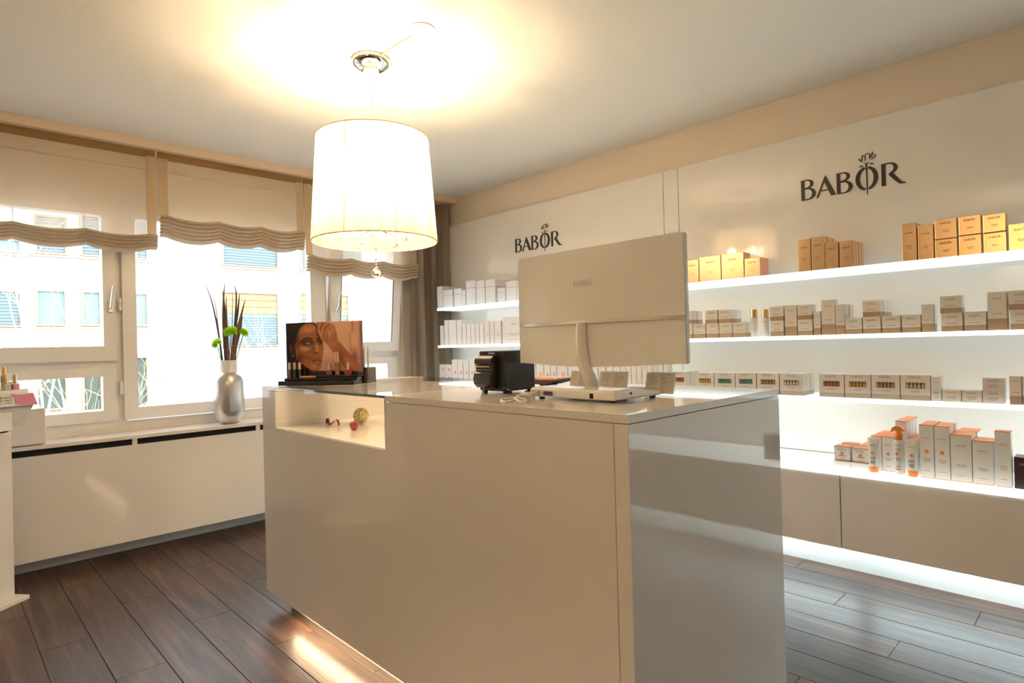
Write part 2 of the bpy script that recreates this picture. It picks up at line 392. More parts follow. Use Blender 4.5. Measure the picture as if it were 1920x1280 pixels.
# ------------------------------------------------------------------ logo lettering
def arc(cx, cy, rx, ry, a0, a1, n=12):
    return [(cx+rx*math.cos(math.radians(a0+(a1-a0)*k/n)), cy+ry*math.sin(math.radians(a0+(a1-a0)*k/n))) for k in range(n+1)]
def stroke(pts, w0, w1=None):
    w1 = w0 if w1 is None else w1; L, R_ = [], []
    for i, p in enumerate(pts):
        a = Vector(pts[max(i-1, 0)]); b = Vector(pts[min(i+1, len(pts)-1)]); d = (b-a).normalized(); n = Vector((-d.y, d.x))
        ww = (w0+(w1-w0)*i/(len(pts)-1))/2; L.append(tuple(Vector(p)+n*ww)); R_.append(tuple(Vector(p)-n*ww))
    return L+R_[::-1]
def letter_paths(n=12, rose=True):
    out = []
    def put(dx, *loops):
        for l in loops: out.append([(x_+dx, y_) for x_, y_ in l])
    def Bl(dx):
        put(dx, [(0, 0)]+arc(.34, .285, .35, .285, -90, 70, n)+arc(.30, .785, .29, .215, -60, 90, n)+[(0, 1)],
            [(.155, .05), (.155, .53)]+arc(.30, .285, .215, .235, 85, -90, n), [(.155, .60), (.155, .95)]+arc(.27, .785, .165, .165, 90, -85, n))
    Bl(0); Bl(1.64)
    put(.70, [(0, -.01), (.40, .96), (.44, 1.03), (.49, .94), (.90, .02), (.68, 0), (.565, .29), (.215, .29), (.115, .02)],
        [(.235, .345), (.385, .72), (.545, .345)])
    for s_ in (1, -1):
        a0, a1 = (102, 258) if s_ > 0 else (78, -78)
        put(2.46, arc(.47, .5, .475, .55, a0, a1, n)+arc(.47+.02*s_, .5, .305, .46, a1, a0, n))
    put(3.53, [(0, 0), (0, 1)]+[(.06, 1.01)]+arc(.31, .755, .34, .26, 90, -62, n)+[(.66, .25), (.80, .06), (.95, .0), (.93, -.03), (.72, -.03), (.55, .13), (.28, .47)]+arc(.30, .76, .19, .20, -75, 90, n)+[(.17, .95), (.17, 0)])
    if rose:
        dx = 2.46
        put(dx, [(.44, 1.18), (.505, 1.18), (.495, -.20), (.475, -.28), (.462, -.20)], [(.33, 1.235), (.47, 1.16), (.63, 1.25), (.47, 1.205)])
        put(dx, arc(.25, 1.10, .085, .03, 20, 380, 10)[:-1], arc(.69, 1.13, .085, .03, 10, 370, 10)[:-1])
        for pts, a, b in (([(.16, 1.46), (.22, 1.36), (.29, 1.29)], .07, .015), ([(.29, 1.33), (.28, 1.48), (.33, 1.59), (.41, 1.56), (.43, 1.45), (.42, 1.32)], .045, .03),
                          ([(.44, 1.60), (.52, 1.64), (.60, 1.60), (.63, 1.50), (.60, 1.36)], .03, .05), ([(.74, 1.66), (.71, 1.52), (.67, 1.42)], .05, .03),
                          ([(.66, 1.33), (.78, 1.38), (.85, 1.46), (.83, 1.53)], .025, .045)):
            put(dx, stroke(pts, a, b))
    return out
def curve_mesh(name, paths, ext, m):
    cu = bpy.data.curves.new(name, 'CURVE'); cu.dimensions = '2D'; cu.fill_mode = 'BOTH'; cu.extrude = ext
    for p in paths:
        sp = cu.splines.new('POLY'); sp.points.add(len(p)-1); sp.use_cyclic_u = True
        for q, (x_, y_) in zip(sp.points, p): q.co = (x_, y_, 0, 1)
    o = bpy.data.objects.new(name, cu); COL.objects.link(o); bpy.context.view_layer.update()
    me = bpy.data.meshes.new_from_object(o.evaluated_get(bpy.context.evaluated_depsgraph_get()))
    bpy.data.objects.remove(o); bpy.data.curves.remove(cu); me.name = name
    me.materials.clear(); me.materials.append(m); return me
def text_mesh(txt, m, bold=0):
    cu = bpy.data.curves.new('lettering', 'FONT'); cu.body = txt; cu.size = 1; cu.resolution_u = 2; cu.extrude = .01; cu.offset = bold
    o = bpy.data.objects.new('lettering', cu); COL.objects.link(o); bpy.context.view_layer.update()
    me = bpy.data.meshes.new_from_object(o.evaluated_get(bpy.context.evaluated_depsgraph_get()))
    bpy.data.objects.remove(o); bpy.data.curves.remove(cu)
    me.materials.clear(); me.materials.append(m); return me
ROT = Matrix(((0, 0, -1), (-1, 0, 0), (0, 1, 0)))      # text x -> -Y, text y -> Z, facing -X
EUL = ROT.to_euler()
BIG = curve_mesh('logo_lettering', letter_paths(14), .015, LOGO)
for (yl, zb, wd), lab in (((1.231, 1.934, .485), 'large dark brown brand lettering with a rose emblem above the gold boxes'),
                          ((3.446, 1.937, .495), 'dark brown brand lettering with a rose emblem above the monitor')):
    o = link('logo_lettering', BIG, None, (XP-.002, yl, zb)); o.rotation_euler = EUL; o.scale = (wd/4.48, .109, .109)
    tag(o, lab, 'lettering')
MINI = {k: curve_mesh('lettering', letter_paths(4, False)+[[(2.80, 1.15), (2.93, 1.4), (3.06, 1.15)]], .01, m_) for k, m_ in (('ink', INK), ('pale', INKL))}

# ------------------------------------------------------------------ product cartons
def prints(o, h, w_, front, kind):
    ink = 'ink' if kind in ('copper', 'gold', 'gold2') else 'pale'
    lw = min(w_*.52, .05); s_ = lw/4.48
    zl = h*(.74 if h > w_*1.3 else .70)
    if kind == 'cream': zl = h*.80 if h > 1.2*w_ else h*.74
    if kind == 'ampoule': zl = h*.86
    if kind in ('copper', 'gold', 'gold2'): zl = h*.72
    q = link('lettering', MINI[ink], o, (front-.0006, lw/2, zl)); q.rotation_euler = EUL; q.scale = (s_, s_, s_*.3)
    mb = MB(); 
    def bar(z, ww, t=.0012, off=0): mb.box(front-.0006, front+.001, -ww/2+off, ww/2+off, z-t, z+t)
    if kind == 'cream': bar(h*.43, w_*.52)
    elif kind == 'ampoule': bar(h*.34, w_*.3)
    elif kind in ('white', 'orange', 'slim'):
        bar(h*.36, w_*.5); bar(h*.32, w_*.36); bar(h*.14, w_*.4, .0008)
    elif kind in ('copper', 'gold', 'gold2'): bar(h*.40, w_*.3, .0008); bar(h*.34, w_*.24, .0008)
    elif kind == 'small': bar(h*.42, w_*.5); bar(h*.28, w_*.4)
    else: return
    mb.build('print_line', INK if ink == 'ink' else INKL, o)
def carton(kind, y, wd, h, d, zb, xf, label, group, rz=0, plain=False, col=None, logo=True):
    """cardboard box standing with its front at x = xf, centre y, base zb"""
    mb = MB(); hw = wd/2-.0008; mats = {'copper': [COPPER], 'gold': [GOLDF], 'gold2': [GOLDF], 'cream': [CREAM, BROWNB], 'ampoule': [CREAM, GREYB],
        'white': [WHITEC], 'orange': [WHITEC, ORANGE], 'silver': [SILVC, PINKL], 'pink': [WHITEC], 'dark': [DARKC], 'slim': [WHITEC], 'small': [CREAM, GREYB], 'pale': [WHITEC]}[kind]
    hd = d/2-.0008
    if kind in ('cream', 'ampoule'):
        s_ = h*(.30 if kind == 'cream' else .20)
        mb.box(-hd, hd, -hw, hw, 0, s_, 1); mb.box(-hd, hd, -hw, hw, s_, h, 0)
    elif kind == 'orange':
        mb.box(-hd, hd, -hw, hw, 0, .003, 1); mb.box(-hd, hd, -hw, hw, .003, h-.004, 0); mb.box(-hd, hd, -hw, hw, h-.004, h-.0005, 1)
    elif kind == 'silver':
        mb.box(-hd, hd, -hw, hw, 0, h*.68, 0); mb.box(-hd, hd, -hw, hw, h*.68, h*.72, 1); mb.box(-hd, hd, -hw, hw, h*.72, h, 0)
    else:
        mb.cbox(-hd, hd, -hw, hw, 0, h-.0008, .0026 if kind == 'gold2' else .0015)
    o = mb.build('product_carton', mats, None, (xf+d/2, y, zb), rz)
    tag(o, label, 'box', group)
    if plain: return o
    fr = -hd
    if logo and kind not in ('pink', 'pale', 'silver'): prints(o, h, wd, fr, kind)
    if kind == 'orange' and col:
        mb = MB(); mb.tube([(fr-.0008, 0, h*.5), (fr+.001, 0, h*.5)], min(.008, wd*.14), 14); mb.build('orange_dot', ORANGE, o)
    if kind == 'pink':
        q = .32*min(wd, h); mb = MB(); mb.box(fr-.0007, fr+.001, -q*.5-.1*wd, q*.5-.1*wd, h*.42-q*.6, h*.42+q*.6); mb.build('colour_square', col or PINKS, o)
    if kind == 'ampoule':
        w0, z0, z1 = wd*.32, h*.47, h*.70
        mb = MB(); mb.box(fr-.0006, fr+.001, -w0, w0, z0, z1); win = mb.build('window', WINDARK, o)
        mb = MB()
        for k in range(5):
            yy = -w0+(k+.5)*w0*2/5
            mb.lathe([(w0*.15, z0+.002), (w0*.15, z0+(z1-z0)*.55), (w0*.07, z0+(z1-z0)*.7), (w0*.08, z1-.002)], 8, (fr-.001, yy, 0))
        mb.build('ampoule_row', col, o)
    return o
BACK = {'gold': 'satin gold carton in the rows behind the %s front row', 'gold2': 'gold carton in the rows behind the %s gold front row', 'cream': 'cream carton in the rows behind the %s front row',
        'ampoule': 'ampoule carton in the rows behind the %s front row', 'orange': 'orange rimmed carton in the rows behind the %s front row', 'silver': 'white skincare carton in the rows behind the %s front row',
        'pale': 'pale plain carton in the rows behind the %s front row'}
def where(z): return 'top shelf' if z > 1.4 else 'middle shelf' if z > 1.1 else 'lower shelf' if z > .8 else 'cabinet top'
ORD = ['first', 'second', 'third', 'fourth', 'fifth', 'sixth', 'seventh', 'eighth', 'ninth']
def row(items, zs, xf, kind, label, group, depth=None, behind=0, gapd=.003, col=None, frm=None, **kw):
    """items: (px0, px1, pytop) or (px0, px1, pytop, zbase)"""
    tops = []
    for k, it in enumerate(items):
        zb = it[3] if len(it) > 3 else zs
        a = P(it[0], it[2], 'X', xf); b = P(it[1], it[2], 'X', xf)
        wd = abs(a.y-b.y); y = (a.y+b.y)/2; zt = (P((it[0]+it[1])/2, it[2], 'X', xf)).z
        d = depth or min(max(wd, .035), .075); h = max(zt-zb, .012)
        c = (col[k % len(col)] if isinstance(col, list) else col)
        carton(kind, y, wd, h, d, zb, xf, '%s %s, counting from %s' % (ORD[k], label, frm) if frm else label, group, col=c, **kw)
        for r in range(behind):
            if xf+(r+2)*(d+gapd) < XP:
                carton(kind, y+random.uniform(-.002, .002), wd, h, d, zb, xf+(r+1)*(d+gapd), BACK[kind] % where(zs), BACK[kind] % where(zs), plain=True, col=c)
        tops.append(zb+h)
    return tops
Z1, Z2, Z3, Z4 = 1.5275, 1.2065, .9005, .5865
XF = 3.178
# top shelf
row([(1262, 1285, 490), (1286, 1309.5, 487), (1310, 1351, 480), (1351.5, 1394, 474.5)], Z1, XF, 'copper', 'shiny copper carton on the top shelf', 'copper cartons on the top shelf', depth=.085, frm='the monitor')
row([(1395, 1425, 483)], Z1, XF, 'copper', 'lowest shiny copper carton at the end of its row on the top shelf', 'low copper carton', depth=.11)
row([(1495, 1519.5, 448), (1520, 1546, 443.5)], Z1, XF, 'gold', 'tall slim satin gold carton below the large logo', 'tall gold cartons in the middle of the top shelf', depth=.036, behind=3, frm='the monitor')
row([(1546.5, 1571.5, 453), (1573, 1600, 451)], Z1, XF, 'gold', 'short slim satin gold carton below the large logo', 'short gold cartons in the middle of the top shelf', depth=.036, behind=3, frm='the monitor')
row([(1689, 1718.5, 418), (1719.5, 1750.5, 421)], Z1, XF, 'gold2', 'tall narrow gold carton beside the gold double stack', 'tall gold cartons beside the stack', depth=.045, behind=1, frm='the large logo')
t = row([(1752, 1795.5, 447), (1797, 1841, 440), (1843, 1888, 435)], Z1, XF, 'gold2', 'wide gold carton at the bottom of the double stack', 'lower gold cartons of the stack', depth=.07, frm='the large logo')
row([(1751, 1794.5, 409, t[0]), (1796, 1840, 403.5, t[1]), (1841.5, 1886.5, 400, t[2])], Z1, XF, 'gold2', 'wide gold carton on top of the double stack', 'upper gold cartons of the stack', depth=.07, frm='the large logo')
row([(1890, 1938, 417)], Z1, XF, 'gold2', 'broad gold carton at the end of the top shelf past the double stack', 'broad gold carton', depth=.07)
# second shelf
G2 = 'small cream and brown cartons on the middle shelf'
L2 = 'small cream carton in the low row beside the monitor'
t = row([(1276, 1298, 607), (1299.5, 1322.5, 607), (1324, 1347, 606), (1348, 1372.5, 605), (1373.5, 1399, 604)], Z2, XF, 'cream', L2, G2+', bottom row', depth=.06, frm='the monitor')
L2b = 'small cream carton stacked on the low row beside the monitor'
row([(1276, 1297, 583, t[0]), (1322, 1345, 581.5, t[2]), (1346.5, 1371, 580.5, t[3])], Z2, XF, 'cream', L2b, G2+', stacked', depth=.06, behind=1, frm='the monitor')
t2 = row([(1443.5, 1469, 601)], Z2, XF, 'cream', 'small cream carton under another right beside the two gold capped bottles', 'carton pair beside the bottles', depth=.06)
row([(1442.5, 1468.5, 574.5, t2[0])], Z2, XF, 'cream', 'small cream carton on top of another beside the two gold capped bottles', 'carton pair beside the bottles, top', depth=.06)
row([(1470.5, 1493, 572)], Z2, XF, 'cream', 'tall cream carton between two stacked pairs on the middle shelf', 'tall carton between pairs', depth=.05)
t2 = row([(1495, 1523, 599)], Z2, XF, 'cream', 'cream carton at the bottom of the pair before the slim tall cartons', 'second carton pair', depth=.06)
row([(1494.5, 1522, 571, t2[0])], Z2, XF, 'cream', 'cream carton on top of the pair before the slim tall cartons', 'second carton pair, top', depth=.06)
row([(1524.5, 1538, 583.5), (1565.5, 1583, 570.5)], Z2, XF, 'cream', 'narrow cream carton beside the tallest cream carton', 'narrow cartons on the middle shelf', depth=.035, behind=3, frm='the monitor')
row([(1539, 1565, 562)], Z2, XF, 'cream', 'tallest slim cream carton in the middle of the middle shelf', 'tallest carton on the middle shelf', depth=.05)
t2 = row([(1584, 1616, 595.5), (1617, 1651, 593.5), (1653, 1688, 591.5), (1690, 1726, 590)], Z2, XF, 'cream', 'low cream carton in the middle shelf row of four', 'row of four low cartons', depth=.07, frm='the monitor')
row([(1616.5, 1650, 563, t2[1])], Z2, XF, 'cream', 'single cream carton stacked on the row of four low cartons', 'carton on the row of four', depth=.06, behind=2)
row([(1727, 1746, 570.5)], Z2, XF, 'cream', 'narrow upright cream carton after the row of four low cartons', 'narrow upright carton', depth=.05, behind=1)
t2 = row([(1764, 1804.5, 586.5), (1807, 1849, 584)], Z2, XF, 'cream', 'wide low cream carton before the tall wide one', 'wide low cartons on the middle shelf', depth=.08, frm='the monitor')
row([(1761.5, 1802, 554.5, t2[0])], Z2, XF, 'cream', 'wide low cream carton stacked on another near the tall wide carton', 'wide low carton on top', depth=.08)
row([(1850, 1887, 547)], Z2, XF, 'cream', 'tall wide cream carton with brown base on the middle shelf', 'tall wide carton', depth=.07)
t2 = row([(1893, 1940, 580)], Z2, XF, 'cream', 'cream carton at the bottom of the last pair on the middle shelf', 'last carton pair', depth=.07)
row([(1890, 1937, 544, t2[0])], Z2, XF, 'cream', 'cream carton at the top of the last pair on the middle shelf', 'last carton pair, top', depth=.07)
for px in (1414, 1435):
    c = P(px, 600, 'X', XF+.02); e = empty('cosmetic_bottle', (c.x, c.y, Z2))
    tag(e, 'slim white gold capped bottle %s the stacked carton pair on the middle shelf' % ('farther from' if px < 1420 else 'right beside'), 'bottle', 'gold capped bottles on the middle shelf')
    hh = P(px, 579, 'X', XF+.02).z-Z2
    mb = MB(); mb.lathe([(.017, 0), (.0185, .003), (.0185, hh*.66), (.017, hh*.68)], 20); mb.build('bottle_body', WPLAS, e, smooth=True)
    mb = MB(); mb.lathe([(.0178, hh*.68), (.0178, hh*.985), (.015, hh)], 20); mb.build('cap', GOLDM, e, smooth=True)
    q = link('lettering', MINI['ink'], e, (-.0192, .011, hh*.52)); q.rotation_euler = EUL; q.scale = (.0048, .0048, .001)
# lower shelf: ampoule cartons
AMC = {k: mat('ampoule_'+k, c, .15) for k, c in dict(red=(.50, .14, .06), yellow=(.62, .42, .05), green=(.12, .33, .13), teal=(.10, .30, .22), brown=(.42, .26, .14), clear=(.70, .60, .46), grey=(.55, .50, .42), amber=(.66, .36, .04)).items()}
for (a, b, yt, cn) in [(1262, 1286, 697, 'red'), (1304, 1338, 699, 'yellow'), (1339, 1377.5, 699, 'green'), (1378.5, 1417, 699, 'teal'), (1418.5, 1460, 699.5, 'brown'), (1461.5, 1505, 700.5, 'clear'),
                   (1535, 1582, 701.5, 'red'), (1583, 1632, 702, 'amber'), (1633, 1686.5, 702.5, 'brown'), (1687.5, 1744, 703, 'grey')]:
    near = a > 1520
    row([(a, b, yt)], Z3, XF, 'ampoule', 'cream ampoule carton with %s vials in %s' % (cn, 'the row of four on the lower shelf' if near else 'the row seen past the counter end'), 'ampoule cartons on the lower shelf', depth=.05, behind=2, col=AMC[cn])
row([(1744.5, 1764, 705)], Z3, XF, 'slim', 'slim upright white carton at the end of the ampoule row', 'slim carton', depth=.05)
row([(1766, 1802, 730.5), (1803, 1841, 731.5)], Z3, XF, 'small', 'low plain carton after the ampoule row', 'low plain cartons', depth=.08, frm='the ampoule cartons')
t2 = row([(1842, 1882, 732.5)], Z3, XF, 'small', 'low plain carton under another on the lower shelf', 'lower carton of plain pair', depth=.08)
row([(1841, 1882, 708, t2[0])], Z3, XF, 'small', 'low plain carton on top of another on the lower shelf', 'upper carton of plain pair', depth=.08)
row([(1891.5, 1915, 705), (1916, 1940, 706)], Z3, XF, 'cream', 'upright cream carton at the lower shelf end', 'end cartons on the lower shelf', depth=.06, frm='the monitor')
# display top of the cabinets
XC = 3.03
row([(1722.5, 1750, 796), (1750.5, 1780, 799)], Z4, XC, 'orange', 'tallest orange edged carton on the cabinet top', 'tallest sun care cartons', depth=.05, behind=2, col='dot', frm='the tubes')
row([(1781, 1821, 815)], Z4, XC, 'orange', 'wide white carton with an orange rim, taller of two wide ones', 'wide sun care carton', depth=.06, behind=3)
row([(1822, 1862, 826.5)], Z4, XC, 'orange', 'wide white carton with an orange rim, shorter of two wide ones', 'shorter wide sun care carton', depth=.06, behind=1)
row([(1864, 1895, 808)], Z4, XC, 'orange', 'tall narrow white carton with orange rim next to the dark carton', 'narrow sun care carton', depth=.05)
row([(1900, 1950, 858)], Z4, XC, 'dark', 'dark brown carton at the end of the glowing cabinet top', 'dark carton', depth=.08)
XB = XC+.045
row([(1632, 1652.5, 817), (1653, 1676, 818.5), (1701, 1722, 823)], Z4, XB, 'orange', 'orange edged carton standing right behind the tubes', 'cartons behind the tubes', depth=.05, behind=3, col='dot', frm='the monitor')
row([(1678, 1700, 789)], Z4, XB+.02, 'orange', 'tall white carton with an orange rim behind the spray bottle', 'carton behind the spray bottle', depth=.05, behind=3)
for (a, b, yt) in ((1564, 1594, 836), (1598, 1629, 840)):
    c = P((a+b)/2, yt, 'X', XC+.01); wd = abs(P(a, yt, 'X', XC+.01).y-P(b, yt, 'X', XC+.01).y)
    o = B('riser_block', 0, .09, -wd/2-.004, wd/2+.004, 0, .032, mat('frosted_acrylic', (.9, .9, .88), .2, coat=.4), None, (XC-.005, c.y, Z4), c=.002)
    tag(o, 'small clear white riser block %s the orange capped tubes' % ('farther from' if a < 1590 else 'next to'), 'riser', 'riser blocks on the cabinet top')
    for r in range(2 if a < 1590 else 3):
        carton('orange', c.y, wd, c.z-Z4-.033, .06, Z4+.033, XC+.005+r*.062 if r < 1 else XC+.10+(r-1)*.062, ('low white carton with an orange top on the riser %s the tubes' % ('farther from' if a < 1590 else 'next to')) if r < 1 else 'low white carton with an orange top stacked behind the risers',
               'low orange topped cartons' if r < 1 else 'low orange topped cartons, back rows', col='dot' if r < 1 else None, plain=r > 0)
def tube_product(px, yt, yb, label):
    c = P(px, yb, 'Z', Z4); c = P(px, 850, 'X', XC); hh = P(px, yt, 'X', XC).z-Z4
    e = empty('cream_tube', (XC, c.y, Z4)); tag(e, label, 'tube', 'orange capped tubes')
    mb = MB(); n = 20; v = []; f = []
    prof = [(.0, .0185, .0185), (.25, .0185, .0185), (.6, .016, .020), (.9, .006, .0235), (1, .0015, .0245)]
    for t, rx, ry in prof:
        for k in range(n): a = 2*PI*k/n; v.append((rx*math.cos(a), ry*math.sin(a), hh*.17+t*hh*.83))
    for i in range(len(prof)-1):
        for k in range(n): k2 = (k+1) % n; f.append((i*n+k, i*n+k2, (i+1)*n+k2, (i+1)*n+k))
    f.append(tuple((len(prof)-1)*n+k for k in range(n)))
    mb.add(v, f); b = mb.build('tube_body', WPLAS, e, smooth=True)
    mb = MB(); mb.lathe([(.016, 0), (.018, .003), (.0175, hh*.17)], 20); mb.build('cap', ORANGEP, e, smooth=True)
    mb = MB(); mb.tube([(-.0195, 0, hh*.58), (-.0175, 0, hh*.58)], .0065, 14); mb.build('orange_dot', ORANGE, e)
    mb = MB()
    for z, ww in ((.44, .02), (.40, .022), (.33, .018), (.30, .02), (.26, .016)): mb.box(-.0192, -.0175, -ww/2, ww/2, hh*z-.001, hh*z+.001)
    mb.build('print_line', INK, e)
    q = link('lettering', MINI['pale'], e, (-.0165, .012, hh*.78)); q.rotation_euler = EUL; q.scale = (.0053, .0053, .002)
tube_product(1638, 821, 879, 'white orange capped squeeze tube between the low cartons and the spray bottle'); tube_product(1711, 823, 887, 'white orange capped squeeze tube between the spray bottle and the tallest cartons')
c = P(1686, 850, 'X', XC); hh = P(1686, 798, 'X', XC).z-Z4
e = empty('spray_bottle', (XC+.002, c.y, Z4)); tag(e, 'white spray bottle with an orange trigger head between the two tubes', 'spray bottle')
mb = MB(); mb.lathe([(.016, 0), (.0195, .004), (.020, hh*.66), (.0185, hh*.70), (.012, hh*.715)], 24); mb.build('bottle_body', WPLAS, e, smooth=True)
mb = MB(); mb.lathe([(.0135, hh*.715), (.0145, hh*.72), (.0145, hh*.83), (.010, hh*.84), (.009, hh*.90)], 20); mb.build('collar', ORANGEP, e, smooth=True)
mb = MB(); mb.prism([(-.022, hh*.90), (-.024, hh*.93), (-.010, hh*.985), (.006, hh), (.022, hh*.965), (.030, hh*.87), (.026, hh*.865), (.016, hh*.91), (.010, hh*.89), (-.010, hh*.89)], 'X', -.011, .011)
mb.build('trigger_head', ORANGEP, e)
mb = MB(); mb.tube([(-.0212, .004, hh*.44), (-.019, .004, hh*.44)], .0065, 14); mb.build('orange_dot', ORANGE, e)
mb = MB()
for z, ww in ((.54, .02), (.50, .014), (.34, .02), (.31, .016), (.18, .014), (.12, .02)): mb.box(-.0208, -.019, -ww/2, ww/2, hh*z-.001, hh*z+.001)
mb.build('print_line', INK, e)
q = link('lettering', MINI['ink'], e, (-.0206, .012, hh*.60)); q.rotation_euler = EUL; q.scale = (.005, .005, .001)

# products beside the curtain
row([(819, 829, 537), (830, 848.5, 543.5), (851, 865, 540.5), (865.5, 872.5, 544), (932.5, 947, 539)], Z1, XF, 'silver', 'short white skincare carton on the top shelf', 'short white cartons near the curtain', depth=.07, behind=1, frm='the curtain')
row([(873.5, 891, 525.5), (892, 908.5, 525.5), (910, 928, 524), (948.5, 967.5, 527), (968, 990, 525), (992, 1012, 525)], Z1, XF, 'silver', 'tall white skincare carton on the top shelf', 'tall white cartons near the curtain', depth=.07, behind=1, frm='the curtain')
row([(824.5, 831.5, 610)], Z2, XF, 'pale', 'thin pale carton at the curtain end of the middle shelf', 'thin pale carton', depth=.05)
row([(832.5, 840, 600), (840.5, 855, 600), (856, 865, 600)], Z2, XF, 'pale', 'tall plain white carton on the middle shelf', 'tall plain cartons', depth=.06, behind=1, frm='the curtain')
row([(866+k*8.2, 873.5+k*8.2, 607-k*.4) for k in range(5)], Z2, XF, 'pale', 'slim pale carton in the tight middle shelf row', 'slim pale cartons', depth=.05, behind=2, frm='the curtain')
row([(907.5, 917, 603), (918, 926, 602), (926.5, 939, 601)], Z2, XF, 'pink', 'pale rosy carton beside the wide white carton', 'pale rosy cartons', depth=.06, col=mat('blush', (.78, .66, .60), .5), frm='the curtain')
row([(941, 985, 593)], Z2, XF, 'white', 'wide white carton with grey lettering on the middle shelf left of the monitor', 'wide white carton', depth=.09)
t2 = row([(823.5, 834.5, 699), (835, 846, 699.5)], Z3, XF, 'pink', 'small pink square carton at the stack bottom', 'small pink square cartons', depth=.05, frm='the curtain')
row([(823.5, 834.5, 683, t2[0]), (835, 846, 683.5, t2[1])], Z3, XF, 'pink', 'small pink square carton on the stack top', 'small pink square cartons, top', depth=.05, frm='the curtain')
row([(846.5, 857, 674), (857.5, 867, 675), (868, 878, 675), (879, 889, 674), (890, 900, 675)], Z3, XF, 'pink', 'upright pink square carton near the black printer', 'upright pink square cartons', depth=.05, frm='the curtain')
xs = [994, 1004, 1019, 1031, 1043, 1064, 1086, 1106, 1121, 1135, 1148, 1162]
for k in range(len(xs)-1):
    row([(xs[k]+.5, xs[k+1]-.5, 672+(k % 3)*2)], Z3, XF, 'pink', 'white carton with a charcoal square seen below the monitor' if k == 0 else '%s white carton with a rose square below the monitor, counting from the printer' % (ORD+['tenth'])[k-1], 'square print cartons below the monitor', depth=.05, col=CHARS if k == 0 else ROSES)
row([(1163+k*10, 1172.5+k*10, 676+(k % 2)*3) for k in range(9)], Z3, XF, 'pale', 'thin pale carton in the row before the ampoules', 'thin pale cartons', depth=.05, frm='the monitor')

# ------------------------------------------------------------------ counter
CX0, CX1, CY0, CY1, CT, CB = 1.112, 1.93, .785, 2.845, 1.036, .085
VY0, VY1, VZ = 1.787, 2.70, .853
ct = empty('sales_counter', ((CX0+CX1)/2, (CY0+CY1)/2, 0)); tag(ct, 'large white high gloss sales counter with a glass display case in one end', 'counter')
ox, oy = -(CX0+CX1)/2, -(CY0+CY1)/2
def CBX(name, x0, x1, y0, y1, z0, z1, m, c=0): return B(name, x0+ox, x1+ox, y0+oy, y1+oy, z0, z1, m, ct, c=c)
SL = CT-.0205
CBX('end_panel', CX0, CX1, CY0, CY0+.040, CB, SL-.0015, LAC, .001)
mb = MB()
poly = [(CY0+.0415+oy, CB), (CY1+oy, CB), (CY1+oy, SL-.0015), (VY1+oy, SL-.0015), (VY1+oy, VZ-.004), (VY0+oy, VZ-.004), (VY0+oy, SL-.0015), (CY0+.0415+oy, SL-.0015)]
mb.prism(poly, 'X', CX0+ox, CX0+.02+ox); mb.build('front_panel', LAC, ct)
CBX('end_panel', CX0+.02, CX1, CY1-.02, CY1, CB, SL-.0015, LAC)
CBX('back_panel', CX1-.02, CX1, CY0+.04, CY1-.02, CB, SL-.0015, LAC)
CBX('worktop', CX0, CX1, CY0, VY0-.003, SL, CT, LAC, .001)
CBX('corner_cap', CX0, CX1, VY1, CY1, SL, CT, LAC, .001)
CBX('plinth', CX0+.08, CX1-.08, CY0+.08, CY1-.08, 0, CB, mat('plinth_dark', (.66, .58, .50), .4))
CBX('led_strip', CX0+.012, CX0+.024, CY0+.06, 2.585, CB-.008, CB-.001, mat('warm_led_strip', (.9, .8, .6), .4, emit=(1.0, .78, .50), es=38.0))
CBX('case_floor', CX0+.004, CX1-.02, VY0, VY1, VZ-.018, VZ, mat('case_floor_white', (.84, .78, .66), .12, coat=.4))
CBX('case_side', CX0+.02, CX1-.02, VY0-.016, VY0, VZ, SL-.001, LAC); CBX('case_side', CX0+.02, CX1-.02, VY1, VY1+.016, VZ, SL-.001, LAC)
g = CBX('case_front_glass', CX0+.001, CX0+.007, VY0+.001, VY1-.001, VZ, CT-.0095, GLASS)
def edge(x0, x1, y0, y1, z0, z1): return CBX('glass_edge', x0, x1, y0, y1, z0, z1, GREENEDGE)
g2 = CBX('case_top_glass', CX0+.003, CX1-.003, VY0, VY1-.001, CT-.009, CT, GLASS)
edge(CX0, CX0+.003, VY0-.001, VY1-.001, CT-.009, CT)
mb = MB(); mb.box(CX0+ox, CX0+.007+ox, VY0-.0025+oy, VY0+.001+oy, VZ, CT-.01); mb.build('case_edge_trim', mat('case_trim', (.62, .58, .50), .3), ct)

# things in the glass case
q = P(664, 806, 'Z', VZ)
e = empty('toy_apple', (q.x, q.y, VZ)); tag(e, 'tiny red decorative apple lying in the glass case', 'apple')
mb = MB(); mb.lathe([(.0, .003), (.008, .0), (.015, .008), (.019, .020), (.016, .031), (.009, .036), (.002, .032)], 20); mb.build('apple_body', mat('apple_red', (.42, .02, .02), .3, coat=.4), e, smooth=True)
mb = MB(); mb.tube([(0, 0, .032), (.002, .002, .042)], .0013, 6); mb.build('stem', BLACK, e)
q = P(677, 793, 'Z', VZ)
def spark():
    m = mat('gold_glitter', (.80, .62, .28), .15, metal=1); nt = m.node_tree; v = nt.nodes.new('ShaderNodeTexVoronoi'); v.inputs['Scale'].default_value = 110
    tc = nt.nodes.new('ShaderNodeTexCoord'); bp = nt.nodes.new('ShaderNodeBump'); bp.inputs['Strength'].default_value = 1; bp.inputs['Distance'].default_value = .01
    nt.links.new(tc.outputs['Object'], v.inputs['Vector']); nt.links.new(v.outputs['Distance'], bp.inputs['Height']); nt.links.new(bp.outputs[0], nt.nodes['Principled BSDF'].inputs['Normal']); return m
mb = MB(); mb.lathe([(.0001, 0)]+[(.036*math.sin(PI*k/14), .036-.036*math.cos(PI*k/14)) for k in range(1, 14)]+[(.0001, .072)], 26, cap=False)
